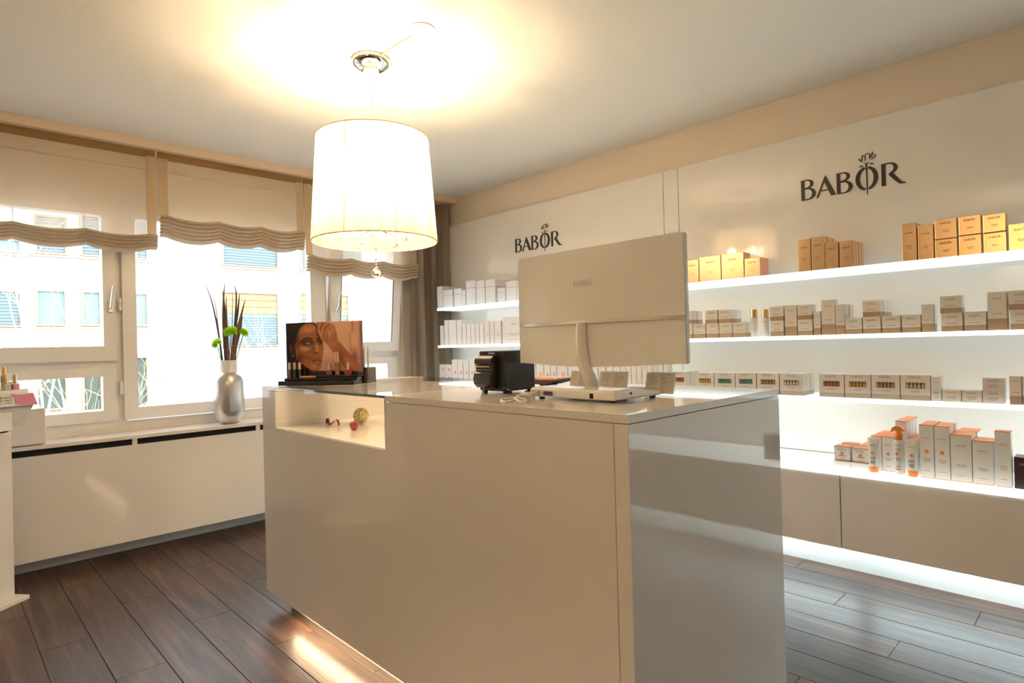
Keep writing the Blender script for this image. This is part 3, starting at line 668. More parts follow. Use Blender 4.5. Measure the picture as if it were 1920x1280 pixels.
o = mb.build('glitter_ball', spark(), None, (q.x, q.y, VZ), smooth=True); tag(o, 'gold glitter ball behind the tiny apple in the glass case', 'ornament')
q = P(618, 797, 'Z', VZ)
e = empty('ribbon_curl', (q.x, q.y, VZ)); tag(e, 'red curled ribbon lying in the glass case away from the apple', 'ribbon')
mb = MB()
for s_ in (-1, 1):
    def rb(i, j, s_=s_):
        a = i*PI*1.15; return (.010*j-.005+.015*math.sin(a*.5), s_*(.004+.03*math.sin(a*.5)+.012*(1-math.cos(a))), .001+.026*math.sin(a*.87)**2+.002*j)
    mb.grid(rb, 18, 2)
mb.build('ribbon_loop', mat('red_ribbon', (.38, .02, .03), .4), e, smooth=True)
mb = MB(); mb.cbox(-.006, .008, -.006, .006, .001, .012, .003); mb.build('knot', mat('red_knot', (.40, .02, .03), .4), e)

# ------------------------------------------------------------------ monitor
MX, MY0, MY1, MZ0, MZ1 = 1.43, .812, 1.428, 1.137, 1.484
mo = empty('monitor', (MX, (MY0+MY1)/2, CT)); tag(mo, 'white gloss computer monitor seen from behind on the counter', 'monitor')
hw = (MY1-MY0)/2; z0, z1 = MZ0-CT, MZ1-CT; zg = 1.262-CT
def bulge(u): return max(0, 1-u*u)**1.6
def back(i, j, za, zb, k):
    u = -1+2*i; z = za+(zb-za)*j
    drop = .010*bulge(u) if za < zg-.01 else 0
    zz = z-drop*(1-j)
    return (-.012-.030*k*bulge(u)*(1-((z-zg)/(z1-zg))**2*.8 if z > zg else .7+.3*j), u*hw, zz)
mb = MB(); mb.grid(lambda i, j: back(i, j, zg+.004, z1, 1), 40, 10); mb.build('upper_back', WPLAS, mo, smooth=True)
mb = MB(); mb.grid(lambda i, j: (back(i, j, z0, zg-.006, 1)), 40, 8); mb.build('lower_back', WPLAS, mo, smooth=True)
mb = MB(); mb.grid(lambda i, j: (-.016-.034*bulge(-1+2*i)*(1-.15*j), (-1+2*i)*hw*.985, zg-.006+.010*j), 40, 2); mb.build('groove_strip', mat('satin_strip', (.66, .60, .54), .3, metal=.6), mo, smooth=True)
mb = MB(); mb.cbox(-.012, .012, -hw, hw, z0, z1, .006); mb.build('bezel', WPLAS, mo)
mb = MB(); mb.grid(lambda i, j: ((-.012-.030*bulge(-1+2*i)*.7)*j, (-1+2*i)*hw, z0-.010*bulge(-1+2*i)*j), 40, 2); mb.build('bottom_edge', WPLAS, mo, smooth=True)
B('screen', .0125, .0135, -hw+.012, hw-.012, z0+.02, z1-.012, BLACKG, mo)
PH = text_mesh('PHILIPS', mat('embossed_letters', (.66, .61, .55), .3), .01)
o = link('lettering', PH, mo, (-.041, .046, zg+.105)); o.rotation_euler = EUL; o.scale = (.0225, .026, .05)
# neck
mb = MB()
yc = .012
mb.tube([(-.048, yc, zg-.004), (-.052, yc, zg-.07), (-.045, yc-.004, zg-.13), (-.02, yc-.002, .06), (.0, yc, .026)], [.016, .017, .019, .020, .022], 14); mb.build('neck', mat('neck_satin', (.76, .72, .67), .22, coat=.3), mo, smooth=True)
# foot
fx0, fx1, fy0, fy1 = 1.297-MX, 1.53-MX, .958-(MY0+MY1)/2, 1.268-(MY0+MY1)/2
mb = MB(); mb.prism([(fx0, .006), (fx0-.001, .030), (fx0+.012, .034), (fx0+.10, .034), (fx1, .016), (fx1+.004, .006)], 'Y', fy0, fy1); f_ = mb.build('foot', WPLAS, mo)
bv = f_.modifiers.new('b', 'BEVEL'); bv.width = .006; bv.segments = 3; bv.limit_method = 'ANGLE'
for (xx, yy) in ((fx0+.02, fy0+.02), (fx0+.02, fy1-.03), (fx1-.02, fy0+.02), (fx1-.02, fy1-.02)):
    mb = MB(); mb.lathe([(.009, 0), (.009, .007)], 12, (xx, yy, 0)); mb.build('rubber_foot', BLACK, mo)
def port(y, wd, z0_, z1_, m, nm):
    mb = MB(); mb.cbox(fx0-.0035, fx0+.004, y-wd/2, y+wd/2, z0_, z1_, .001); return mb.build(nm, m, mo)
VGA = mat('vga_blue', (.05, .05, .20), .4)
ybase = fy1
pv = port(fy1-.075, .034, .012, .024, VGA, 'video_port')
mb = MB()
for s_ in (-1, 1): mb.tube([(fx0-.005, fy1-.075+s_*.021, .018), (fx0+.002, fy1-.075+s_*.021, .018)], .003, 8)
mb.build('port_screw', STEEL, mo)
port(fy1-.235, .011, .010, .024, SLOT, 'audio_port')
pg = port(fy1-.022, .040, .010, .026, mat('grey_plug', (.52, .46, .40), .4), 'plug')
mb = MB(); mb.lathe([(.0028, 0), (.0028, .004)], 10); o = mb.build('lock_hole', SLOT, mo, (fx0+.075, fy0+.001, .022)); o.rotation_euler = (PI/2, 0, 0)
# ------------------------------------------------------------------ receipt printer
PX, PY = 1.338, 1.512
pr = empty('receipt_printer', (PX, PY, CT)); tag(pr, 'black receipt printer with a rolled cover standing left of the monitor', 'printer')
mb = MB(); mb.cbox(.025, .170, -.064, .064, .008, .143, .004); mb.build('case', BLACK, pr)
prof = [(.028, .018), (.006, .020), (-.006, .032), (-.010, .050), (-.005, .068), (.004, .076), (.004, .096), (-.003, .102), (-.001, .117), (.010, .127), (.028, .130)]
mb = MB(); mb.prism(prof, 'Y', -.028, .060); o = mb.build('roll_cover', mat('brown_black', (.022, .016, .012), .42), pr)
bv = o.modifiers.new('b', 'BEVEL'); bv.width = .004; bv.segments = 2; bv.limit_method = 'ANGLE'; bv.angle_limit = .6
mb = MB(); mb.cbox(-.0045, .002, -.018, .050, .089, .094, .001); mb.build('paper_slot', mat('slot_bronze', (.45, .36, .28), .4), pr)
mb = MB(); mb.cbox(.018, .024, -.020, .008, .133, .138, .001); mb.build('status_label', mat('label_grey', (.55, .47, .40), .4), pr)
B('button_strip', .001, .0045, -.024, .054, .079, .081, mat('strip_bronze', (.35, .29, .23), .4), pr)
for (xx, yy) in ((.04, -.05), (.04, .05), (.155, -.05), (.155, .05)):
    mb = MB(); mb.lathe([(.007, 0), (.009, .009)], 10, (xx, yy, 0)); mb.build('rubber_foot', BLACK, pr)
# cables
def cable(pts, r, m, name, label, cat='cable', n=8):
    cv = []
    pts = [Vector(p) for p in pts]
    for i in range(len(pts)-1):
        p0, p1, p2, p3 = pts[max(i-1, 0)], pts[i], pts[i+1], pts[min(i+2, len(pts)-1)]
        for k in range(8):
            t = k/8; cv.append(.5*((2*p1)+(-p0+p2)*t+(2*p0-5*p1+4*p2-p3)*t*t+(-p0+3*p1-3*p2+p3)*t**3))
    cv.append(pts[-1]); base = pts[0].copy(); base.z = CT
    mb = MB(); mb.tube([p-base for p in cv], r, n); o = mb.build(name, m, None, base, smooth=True); tag(o, label, cat); return o
def cp(px, py, z): q = P(px, py, 'Z', z); return (q.x, q.y, z)
k0 = Vector((1.297, MY0/2+MY1/2+fy1-.022, CT+.018))
cable([k0+Vector((-.004, 0, 0)), cp(990, 740, CT+.016), cp(975, 741, CT+.010), cp(968, 748, CT+.0035), cp(948, 753, CT+.0035), cp(940, 749, CT+.0035), cp(960, 745.5, CT+.0035), cp(985, 748, CT+.0035)], .003, CABLEW, 'white_cable', 'white cable looping on the worktop from the monitor foot')
cable([k0+Vector((-.004, -.012, .003)), cp(995, 737, CT+.022), cp(978, 739, CT+.016), cp(966, 746, CT+.0105), cp(975, 752, CT+.0105), cp(988, 750, CT+.0105)], .003, CABLEW, 'white_cable', 'white cable arching highest over the other beside the monitor foot')
cable([cp(905, 740, CT+.002), cp(907, 729, CT+.02), cp(918, 724, CT+.026), cp(932, 730, CT+.016), cp(944, 727, CT+.022), cp(955, 731, CT+.02), cp(960, 738, CT+.008)], .0018, BLACK, 'black_cable', 'thin black cable curling in front of the printer')
# brown tray / keyboard behind
q = P(1022, 716, 'Z', CT+.012)
e = empty('wooden_tray', (q.x+.02, q.y, CT)); tag(e, 'shallow brown wooden tray on the worktop behind the printer', 'tray')
mb = MB(); mb.prism([(-.09, .018), (-.03, .004), (.03, .004), (.085, .022), (.085, .028), (.0, .022), (-.09, .024)], 'X', -.05, .05); o = mb.build('tray_body', mat('dark_wood', (.10, .035, .02), .35), e)
mb = MB(); mb.prism([(-.088, .0245), (0, .0225), (.084, .0285), (.084, .033), (0, .029), (-.088, .030)], 'X', -.05, .05); mb.build('tray_top', mat('pale_wood', (.66, .45, .28), .4), e)
mb = MB(); mb.box(-.03, .03, -.02, .02, 0, .005); mb.build('tray_foot', mat('dark_wood_foot', (.08, .03, .02), .4), e)
# card holders
def holder(x_, y0, y1, h, label):
    w_ = y1-y0; e = empty('card_holder', (x_, (y0+y1)/2, CT)); tag(e, label, 'card holder')
    def slab(name, w2, za, zb, t, off, m):
        lean = .25
        v = [(off+za*lean, -w2, za), (off+za*lean, w2, za), (off+zb*lean, w2, zb), (off+zb*lean, -w2, zb)]
        v += [(a+t, b, c) for a, b, c in v]
        return MB().add(v, [(0, 1, 2, 3), (7, 6, 5, 4), (0, 4, 5, 1), (1, 5, 6, 2), (2, 6, 7, 3), (3, 7, 4, 0)]).build(name, m, e)
    slab('card', w_/2, .006, h, .0012, 0, CREAM)
    slab('acrylic_back', w_/2+.004, .001, h+.003, .002, .002, ACRYL)
    B('acrylic_foot', -.012, .035, -w_/2-.004, w_/2+.004, 0, .002, ACRYL, e)
    B('acrylic_lip', -.012, -.010, -w_/2-.004, w_/2+.004, .002, .010, ACRYL, e)
    mb = MB()
    for k in range(11):
        za = h*.90-k*h*.075
        for a, b in ((-.42, random.uniform(-.2, -.05)), (.02, random.uniform(.15, .42))):
            if a < 0 and k > 5 and k % 2: continue
            v = [(za*.25-.0004, -w_*b, za-.0005), (za*.25-.0004, -w_*a, za-.0005), ((za+.001)*.25-.0004, -w_*a, za+.0008), ((za+.001)*.25-.0004, -w_*b, za+.0008)]
            mb.add(v, [(0, 1, 2, 3)])
    mb.build('print_line', INKL, e)
holder(1.655, 1.345, 1.42, .062, 'small leaning card holder half hidden by the monitor neck')
holder(1.655, 1.172, 1.288, .062, 'card holder with printed card just right of the monitor neck')
holder(1.555, .937, 1.035, .068, 'largest card holder standing alone near the counter end')
q = P(1192, 727, 'Z', CT+.01)
o = B('red_booklet', -.04, .04, -.06, .06, 0, .008, mat('red_cover', (.25, .02, .02), .4), None, (q.x+.03, q.y, CT), c=.001); tag(o, 'dark red booklet lying flat behind the card holders', 'booklet')

# ------------------------------------------------------------------ make-up tester display on the glass
D = Vector((.527, -.85, 0)).normalized(); N = Vector((.85, .527, 0)).normalized()
TO = Vector((1.145, 2.742, CT)); ang = math.atan2(D.y, D.x)
td = empty('makeup_display', TO, ang); tag(td, 'black tiered make-up tester display with a portrait poster on the glass top', 'display')
def T(name, x0, x1, y0, y1, z0, z1, m, c=.003): return B(name, x0, x1, y0, y1, z0, z1, m, td, c=c)
T('lower_tier', 0, .385, 0, .15, .001, .022, BLACKG); T('upper_tier', .012, .385, .03, .15, .022, .034, BLACKG); T('tester_ledge', .18, .37, .045, .085, .034, .046, BLACKG)
T('acrylic_end', .30, .39, .03, .17, .034, .07, ACRYL, .004); T('dark_block', .345, .40, .10, .19, .001, .075, mat('smoky_acrylic', (.05, .035, .03), .06, coat=.6))
# poster, painted vertex by vertex as a flat print
def poster(nx=150, ny=100):
    W_, H_ = .396, .262
    def seg(p, a, b):
        ax, ay = a; bx, by = b; dx, dy = bx-ax, by-ay; t = max(0, min(1, ((p[0]-ax)*dx+(p[1]-ay)*dy)/(dx*dx+dy*dy+1e-9)))
        return math.hypot(p[0]-ax-t*dx, p[1]-ay-t*dy)
    def pdist(p, poly):
        d = min(seg(p, poly[i], poly[(i+1) % len(poly)]) for i in range(len(poly))); ins = False
        for i in range(len(poly)):
            (x1, y1), (x2, y2) = poly[i], poly[i-1]
            if (y1 > p[1]) != (y2 > p[1]) and p[0] < (x2-x1)*(p[1]-y1)/(y2-y1)+x1: ins = not ins
        return -d if ins else d
    sm = lambda t: max(0, min(1, t))**2*(3-2*max(0, min(1, t)))
    ops = []
    def poly(pts, col, soft, a=1): ops.append(('p', pts, col, soft, a))
    def ell(cx, cy, rx, ry, col, soft=.4, a=1, rot=0): ops.append(('e', (cx, cy, rx, ry, rot), col, soft, a))
    def line(pts, wd, col, soft, a=1): ops.append(('l', pts, col, soft, a, wd))
    # backdrop
    poly([(265, 640), (1300, 640), (1300, 900), (265, 900)], (190, 135, 125), 110, .6)
    line([(1165, 160), (1165, 310)], 18, (150, 95, 85), 22, .8); line([(1130, 350), (1135, 560)], 14, (165, 105, 95), 25, .7)
    ell(1180, 640, 60, 110, (105, 50, 75), .9, .8); line([(1280, 150), (1290, 860)], 34, (95, 45, 60), 40, .9); ell(1170, 430, 70, 70, (232, 190, 165), .9, .5)
    # hair and neck
    poly([(240, 160), (640, 170), (600, 215), (520, 210), (450, 320), (400, 450), (400, 640), (520, 740), (610, 800), (590, 920), (240, 920)], (26, 13, 10), 16)
    # face
    poly([(470, 235), (560, 196), (640, 200), (695, 250), (712, 330), (722, 400), (762, 432), (775, 510), (765, 590), (752, 650), (742, 710), (728, 775), (690, 812), (630, 806), (540, 760), (450, 690), (400, 600), (380, 480), (425, 330)], (158, 96, 62), 14)
    ell(330, 520, 38, 100, (112, 62, 40), .6, .8); ell(352, 610, 14, 14, (205, 165, 125), .6)
    ell(570, 275, 120, 60, (218, 160, 110), .9, .8, -.15); ell(520, 520, 85, 45, (226, 160, 108), .9, .9, .1); ell(650, 745, 75, 45, (205, 135, 92), .9, .8)
    ell(688, 500, 26, 70, (222, 158, 112), .9, .85); ell(735, 580, 24, 60, (196, 130, 90), .9, .7)
    ell(420, 430, 45, 110, (70, 36, 24), .9, .8); ell(440, 640, 70, 90, (74, 38, 26), .9, .85, .5); ell(560, 640, 80, 30, (110, 60, 40), .9, .7, .3)
    line([(440, 350), (560, 330), (690, 350)], 16, (120, 70, 45), 22, .5); ell(600, 560, 45, 20, (120, 68, 44), .9, .5)
    # eyes and brows
    ell(555, 445, 95, 52, (44, 20, 16), .6, .95, -.05); ell(563, 452, 34, 17, (168, 160, 150), .3); ell(566, 449, 13, 14, (40, 26, 20), .4); ell(572, 444, 4, 4, (240, 240, 235), .4)
    ell(722, 440, 48, 44, (48, 22, 18), .6, .95); ell(705, 452, 20, 14, (165, 155, 145), .3); ell(707, 449, 9, 11, (40, 26, 20), .4)
    line([(468, 440), (500, 400), (560, 380), (622, 398)], 15, (40, 18, 14), 9); line([(688, 402), (715, 388), (745, 398)], 12, (40, 18, 14), 9)
    # nose and mouth
    line([(640, 430), (632, 520), (640, 575)], 10, (96, 52, 34), 18, .7); ell(668, 582, 34, 12, (58, 26, 20), .6, .9); ell(700, 545, 18, 24, (228, 168, 122), .9, .7)
    ell(682, 672, 68, 36, (150, 78, 66), .4); line([(622, 678), (670, 668), (742, 676)], 7, (60, 22, 20), 6); ell(690, 694, 34, 10, (205, 130, 112), .8, .8); ell(680, 668, 20, 5, (225, 205, 190), .5, .8)
    ell(690, 728, 45, 9, (110, 62, 42), .8, .7)
    # hair strand over the brow, hand and arm
    line([(625, 190), (690, 230), (700, 330), (725, 395)], 22, (34, 16, 12), 16)
    poly([(690, 185), (770, 178), (880, 205), (930, 240), (955, 330), (962, 420), (1010, 470), (1110, 585), (1300, 790), (1300, 830), (1090, 822), (1010, 730), (950, 610), (890, 560), (830, 480), (762, 415), (762, 370), (800, 300), (740, 300), (700, 290)], (164, 102, 72), 9)
    ell(900, 300, 40, 80, (206, 142, 108), .9, .8, .2); ell(900, 470, 60, 50, (196, 132, 98), .9, .7); ell(1030, 640, 55, 120, (120, 68, 48), .9, .8, -.7); ell(1100, 700, 40, 110, (212, 150, 112), .9, .8, -.75)
    poly([(850, 290), (880, 330), (862, 420), (835, 330)], (205, 160, 135), 10, .7)
    for pts in ([(745, 195), (715, 245), (708, 310)], [(830, 205), (775, 250), (752, 370)], [(890, 225), (830, 265), (790, 350)]): line(pts, 30, (186, 122, 90), 9)
    for pts in ([(775, 200), (740, 260), (735, 330)], [(860, 222), (805, 262), (775, 345)]): line(pts, 7, (74, 36, 28), 8)
    ell(756, 368, 9, 14, (150, 50, 60), .5); ell(752, 410, 12, 14, (190, 60, 62), .5); ell(790, 352, 8, 12, (120, 60, 50), .5)
    line([(945, 440), (985, 425)], 4, (225, 185, 140), 5, .8)
    poly([(240, 800), (1300, 822), (1300, 920), (240, 920)], (20, 11, 10), 14)
    me = bpy.data.meshes.new('poster_print'); v = []; f = []; cols = []
    for j in range(ny+1):
        for i in range(nx+1):
            X = 265+1020*i/nx; Y = 185+715*(1-j/ny); p = (X, Y)
            t = sm((X-500)/800); col = [226-10*t, 178-12*t, 146-4*t]
            for o in ops:
                if o[0] == 'p': a = sm(.5-pdist(p, o[1])/(2*o[3]))
                elif o[0] == 'l': a = sm(.5-(min(seg(p, o[1][k], o[1][k+1]) for k in range(len(o[1])-1))-o[5]/2)/(2*o[3]))
                else:
                    cx, cy, rx, ry, rot = o[1]; dx, dy = X-cx, Y-cy; c, s_ = math.cos(rot), math.sin(rot)
                    r = math.hypot((dx*c+dy*s_)/rx, (-dx*s_+dy*c)/ry); a = sm(.5-(r-1+o[3]*.5)/(2*o[3]))
                a *= o[4]
                if a > 0: col = [q+(w_-q)*a for q, w_ in zip(col, o[2])]
            v.append((W_*i/nx, 0, H_*j/ny)); cols.append([((c/255)**2.2) for c in col])
    for j in range(ny):
        for i in range(nx): a = j*(nx+1)+i; f.append((a, a+1, a+nx+2, a+nx+1))
    me.from_pydata(v, [], f); at = me.color_attributes.new('print', 'FLOAT_COLOR', 'POINT')
    for k, c in enumerate(cols): at.data[k].color = (*c, 1)
    m = mat('poster_ink', (1, 1, 1), .25, coat=.2); nt = m.node_tree; n = nt.nodes.new('ShaderNodeVertexColor'); n.layer_name = 'print'
    nt.links.new(n.outputs[0], nt.nodes['Principled BSDF'].inputs['Base Color']); me.materials.append(m); return me
pb = T('poster_board', -.008, .396-.008, .082, .090, .030, .292, BLACKG, .001)
o = link('poster_print', poster(), pb, (-.008, .0812, .030)); o['label'] = 'printed portrait of a woman with smoky eyes and raised hand'
# testers
def tester(x_, y_, z_, kind, label, group=None, h=.06, r=.0065, body=None, cap=None):
    q = TO+D*x_+N*y_; e = empty({'tube': 'lip_gloss_tube', 'polish': 'nail_polish_bottle'}[kind], (q.x, q.y, CT+z_), ang); tag(e, label, 'make-up', group)
    if kind == 'tube':
        mb = MB(); mb.lathe([(r, 0), (r, h*.55)], 14); mb.build('tube_body', body, e, smooth=True); mb = MB(); mb.lathe([(r*1.05, h*.55), (r*1.05, h)], 14); mb.build('cap', cap or GOLDM, e, smooth=True)
    else:
        mb = MB(); mb.cbox(-r*1.6, r*1.6, -r*.9, r*.9, 0, h*.42, .003); mb.build('bottle_body', body, e); mb = MB(); mb.lathe([(r*.75, h*.42), (r*.7, h)], 14); mb.build('cap', cap or GOLDM, e, smooth=True)
PGOLD = mat('pale_gold', (.78, .66, .46), .28, metal=1)
for k, cc in enumerate([(.16, .06, .05), (.03, .06, .05), (.05, .05, .05)]):
    tester(.03+.026*k, .05, .034, 'tube', ['brown lip gloss tube at the end of the row of three', 'green tinted lip gloss tube in the middle of the row of three', 'grey lip gloss tube beside the poster face'][k], 'lip gloss tubes', h=.072, r=.0062, body=mat('gloss_%d' % k, cc, .1, coat=.6), cap=PGOLD)
tester(.268, .066, .046, 'tube', 'tall brown make-up bottle with a bright gold cap before the poster', h=.105, r=.011, body=mat('foundation', (.33, .13, .06), .12, coat=.6))
tester(.228, .066, .046, 'polish', 'brown nail polish bottle with pale gold cap', h=.052, r=.0085, body=mat('polish_brown', (.22, .08, .05), .08, coat=.8), cap=PGOLD)
tester(.322, .066, .046, 'polish', 'red nail polish bottle with pale gold cap', h=.055, r=.0095, body=mat('polish_red', (.50, .03, .04), .08, coat=.8), cap=PGOLD)
q = TO+D*.125+N*.05; o = MB().cbox(-.035, .035, -.016, .016, 0, .008, .003).build('bronzer_compact', mat('bronzer', (.62, .26, .10), .3, metal=.5), None, (q.x, q.y, CT+.034), ang); tag(o, 'coppery bronzer compact lying on the black tester display', 'make-up')
for k in range(3):
    q = TO+D*(.352+.014*k)+N*(.125+.012*k); e = empty('make_up_pencil', (q.x, q.y, CT+.075), ang); tag(e, 'cream cosmetic pencil standing upright in the smoky block', 'pencil', 'pencils in the smoky block')
    mb = MB(); mb.lathe([(.0042, 0), (.0042, .085), (.002, .098)], 10); mb.build('pencil_body', PGOLD, e, smooth=True)

# ------------------------------------------------------------------ vase with flowers
VP = Vector((1.462, 4.315, .7125))
vs = empty('vase', VP); tag(vs, 'matt silver ceramic vase with a white neck on the window sill', 'vase')
mb = MB(); mb.lathe([(.05, 0), (.058, .004), (.085, .045), (.098, .09), (.100, .27), (.094, .31), (.075, .335), (.060, .345), (.0585, .35)], 40); mb.build('vase_body', mat('silver_glaze', (.62, .60, .58), .28, metal=.75), vs, smooth=True)
mb = MB(); mb.lathe([(.0585, .35), (.057, .43), (.052, .43), (.052, .36)], 40, cap=False); mb.build('neck', mat('white_glaze', (.86, .82, .78), .35), vs, smooth=True)
LEAF = mat('dark_leaf', (.045, .020, .018), .45); LEAFB = mat('bronze_leaf', (.15, .060, .035), .45)
def blade(pts, w_, m, nm='leaf_blade', parent=None):
    pts = [Vector(p)-VP for p in pts]; mb = MB(); v = []; f = []; n = 14; cv = []
    for k in range(n+1):
        t = k/n*(len(pts)-1); i = min(int(t), len(pts)-2); u = t-i
        p0, p1, p2, p3 = pts[max(i-1, 0)], pts[i], pts[i+1], pts[min(i+2, len(pts)-1)]
        cv.append(.5*((2*p1)+(-p0+p2)*u+(2*p0-5*p1+4*p2-p3)*u*u+(-p0+3*p1-3*p2+p3)*u**3))
    for k, p in enumerate(cv):
        ww = w_*(1-(k/n)**2.2)+.0006
        v += [p+Vector((-ww, 0, 0)), p+Vector((0, -ww*.35, 0)), p+Vector((ww, 0, 0)), p+Vector((0, ww*.15, 0))]
    for k in range(n):
        for q in range(4): f.append((k*4+q, k*4+(q+1) % 4, k*4+4+(q+1) % 4, k*4+4+q))
    f.append(tuple(4*n+q for q in range(4))); f.append((3, 2, 1, 0))
    mb.add(v, f); return mb.build(nm, m, fb, smooth=True)
fb = empty('flower_arrangement', VP); tag(fb, 'green chrysanthemums with dark upright leaf blades standing in the silver vase', 'flowers')
def V3(px, py, y=4.315): return P(px, py, 'Y', y)
def root(dx, dy=0): return VP+Vector((dx, dy, .32))
for pts, w_, m_ in (([root(-.03), V3(412, 640), V3(403, 590), V3(393, 552), V3(378, 520)], .006, LEAF), ([root(-.025, .01), V3(411, 630), V3(405, 580), V3(398, 538)], .0035, LEAF),
                    ([root(-.01), V3(420, 620), V3(419, 570), V3(421, 527)], .010, LEAF), ([root(0), V3(424, 640), V3(422, 580), V3(416, 542)], .007, LEAF),
                    ([root(.01), V3(440, 610), V3(443, 560), V3(441, 540), V3(435, 532)], .006, LEAF), ([root(.015), V3(440, 625), V3(446, 580), V3(449, 550)], .011, LEAF),
                    ([root(.02), V3(438, 650), V3(450, 600), V3(460, 560)], .014, LEAFB), ([root(.03), V3(441, 655), V3(450, 620), V3(455, 590)], .012, LEAFB),
                    ([root(.0, -.01), V3(427, 650), V3(425, 600), V3(424, 552)], .009, LEAFB), ([root(.005), V3(435, 620), V3(436, 570), V3(436, 536)], .0022, LEAF)):
    blade(pts, w_, m_)
GREEN = sheer('chrysanthemum_green', (.52, .78, .06), 0, .5); STEM = mat('stem_green', (.10, .20, .06), .6)
for (px, py, r, tilt) in ((432, 622, .056, -.2), (406, 643, .044, -.6), (457, 623, .040, .6)):
    c = V3(px, py, 4.29)
    mb = MB(); mb.tube([root((px-430)*.0006)-VP, (root(0)-VP+c-VP)/2+Vector(((px-430)*.0004, 0, 0)), c-VP], .0025, 6); mb.build('flower_stem', STEM, fb, smooth=True)
    mb = MB(); rr = random.Random(px)
    for k in range(150):
        z = 1-1.75*(k+.5)/150; a = k*2.39996; s_ = math.sqrt(max(0, 1-z*z)); d = Vector((s_*math.cos(a), s_*math.sin(a), z*.8+.05))
        d.rotate(Matrix.Rotation(tilt, 3, 'Y')); d.normalize(); sd = d.cross(Vector((.3, .2, .9))).normalized()*r*.10; up_ = d.cross(sd).normalized()*r*.05
        L_ = r*rr.uniform(.8, 1.05)*(.75+.25*s_); c0 = c-VP
        mb.add([c0+d*r*.15-sd*.5, c0+d*r*.15+sd*.5, c0+d*L_*.75+sd+up_, c0+d*L_-up_*.5, c0+d*L_*.75-sd+up_], [(0, 1, 2, 3, 4)])
    mb.build('flower_head', GREEN, fb)
# white box on the sill
q = P(82, 829, 'Z', .712)
o = MB().cbox(-.19, 0, 0, .16, .003, .20, .003).build('white_box', LAC, None, (q.x, 4.235, .712)); tag(o, 'plain white box standing on the window sill beside the tester cabinet', 'box')
# ------------------------------------------------------------------ tester cabinet at the left
dv = Vector((-.79, -.61, 0)).normalized(); a2 = math.atan2(-dv.y, -dv.x)      # local +x towards the visible corner
cabn = empty('tester_cabinet', (.276, 3.843, 0), a2); tag(cabn, 'white gloss cabinet with a base flange in front of the window', 'cabinet')
B('body', -.5, 0, 0, .30, .02, .835, LAC, cabn, c=.002); B('base_flange', -.52, .045, -.035, .32, 0, .02, LAC, cabn, c=.002); B('top_drawer', -.505, .004, -.004, .304, .842, .935, LAC, cabn, c=.002); B('shadow_gap', -.49, -.01, .01, .29, .835, .842, SLOT, cabn)
PNK = mat('pink_print', (.72, .22, .34), .35)
ds = empty('nail_polish_stand', (.276, 3.843, .935), a2); tag(ds, 'white stepped nail polish stand with a pink splash on its front lip', 'display stand')
EDG = .125
mb = MB(); mb.prism([(-.45, .001), (.008, .001), (.008, -.072), (.055, -.072), (EDG, .028), (EDG, .045), (-.45, .045)], 'Y', .0, .16); mb.build('tapered_foot', mat('stand_grey', (.60, .56, .55), .4), ds)
mb = MB(); mb.prism([(-.45, .038), (EDG, .022), (EDG-.025, .085), (-.45, .095)], 'Y', -.02, .0); mb.build('front_lip', WHITEC, ds)
mb = MB(); mb.prism([(-.02, .088), (.0, .066), (.005, .040), (.03, .028), (EDG-.002, .024), (EDG-.026, .083), (.07, .080), (.02, .080)], 'Y', -.0215, -.0195); mb.build('pink_splash', PNK, ds)
mb = MB(); mb.prism([(-.45, .08), (EDG-.03, .08), (-.045, .335), (-.45, .335)], 'Y', .105, .16); mb.build('stand_back', WHITEC, ds)
for k, (a, b, z) in enumerate(((.0, .035, .105), (.035, .07, .145), (.07, .105, .225))): B('step', -.45, EDG-.030-.022*k-.02*(k == 2), a, b, .05, z, WHITEC, ds)
mb = MB(); rp = random.Random(5)          # two rows of blurred capitals and a fine line, too small to read
for zz, hh_ in ((.066, .011), (.051, .011), (.041, .004)):
    xx = -.078
    while xx < -.012:
        ww = rp.uniform(.0015, .0035); mb.box(xx, xx+ww, -.0213, -.0195, zz, zz+hh_*rp.uniform(.7, 1)); mb.box(xx, xx+ww*1.9, -.0213, -.0195, zz+rp.choice((0, .4, .8))*hh_, zz+hh_*.15+rp.choice((0, .4, .8))*hh_+.0008); xx += rp.uniform(.007, .010)
mb.build('small_print', INKL, ds)['kind'] = 'stuff'
def ds_pt(x_, y_, z_): return Vector((.276, 3.843, .935))+Matrix.Rotation(a2, 3, 'Z') @ Vector((x_, y_, z_))
for k, (x_, y_, z_, cc, lab) in enumerate(((-.006, .018, .105, (.45, .40, .30), 'beige nail polish bottle on the lowest step of the stand'), (.040, .018, .105, (.62, .20, .24), 'pink nail polish bottle on the lowest step of the stand'),
                                      (-.030, .052, .145, (.50, .42, .30), 'sand nail polish bottle on the second step at the frame edge'), (.016, .052, .145, (.55, .46, .34), 'pale nail polish bottle on the second step above the pink one'),
                                      (-.046, .088, .225, (.30, .05, .03), 'dark red nail polish bottle on the highest step of the stand'))):
    q = ds_pt(x_, y_, z_); e = empty('nail_polish_bottle', q, a2); tag(e, lab, 'nail polish')
    mb = MB(); mb.cbox(-.017, .017, -.011, .011, 0, .030, .004); mb.build('bottle_body', mat('varnish_%d' % k, cc, .08, coat=.8), e)
    mb = MB(); mb.lathe([(.0085, .030), (.0078, .075)], 14); mb.build('cap', GOLDM, e, smooth=True)
for k in range(2):
    q = ds_pt(-.066+.017*k, .009, .106); e = empty('lip_gloss_tube', q, a2); tag(e, 'slim gold tube standing at the front of the polish stand', 'make-up', 'gold tubes on the polish stand')
    mb = MB(); mb.lathe([(.0075, 0), (.0075, .10), (.006, .105)], 14); mb.build('tube_body', GOLDM, e, smooth=True)

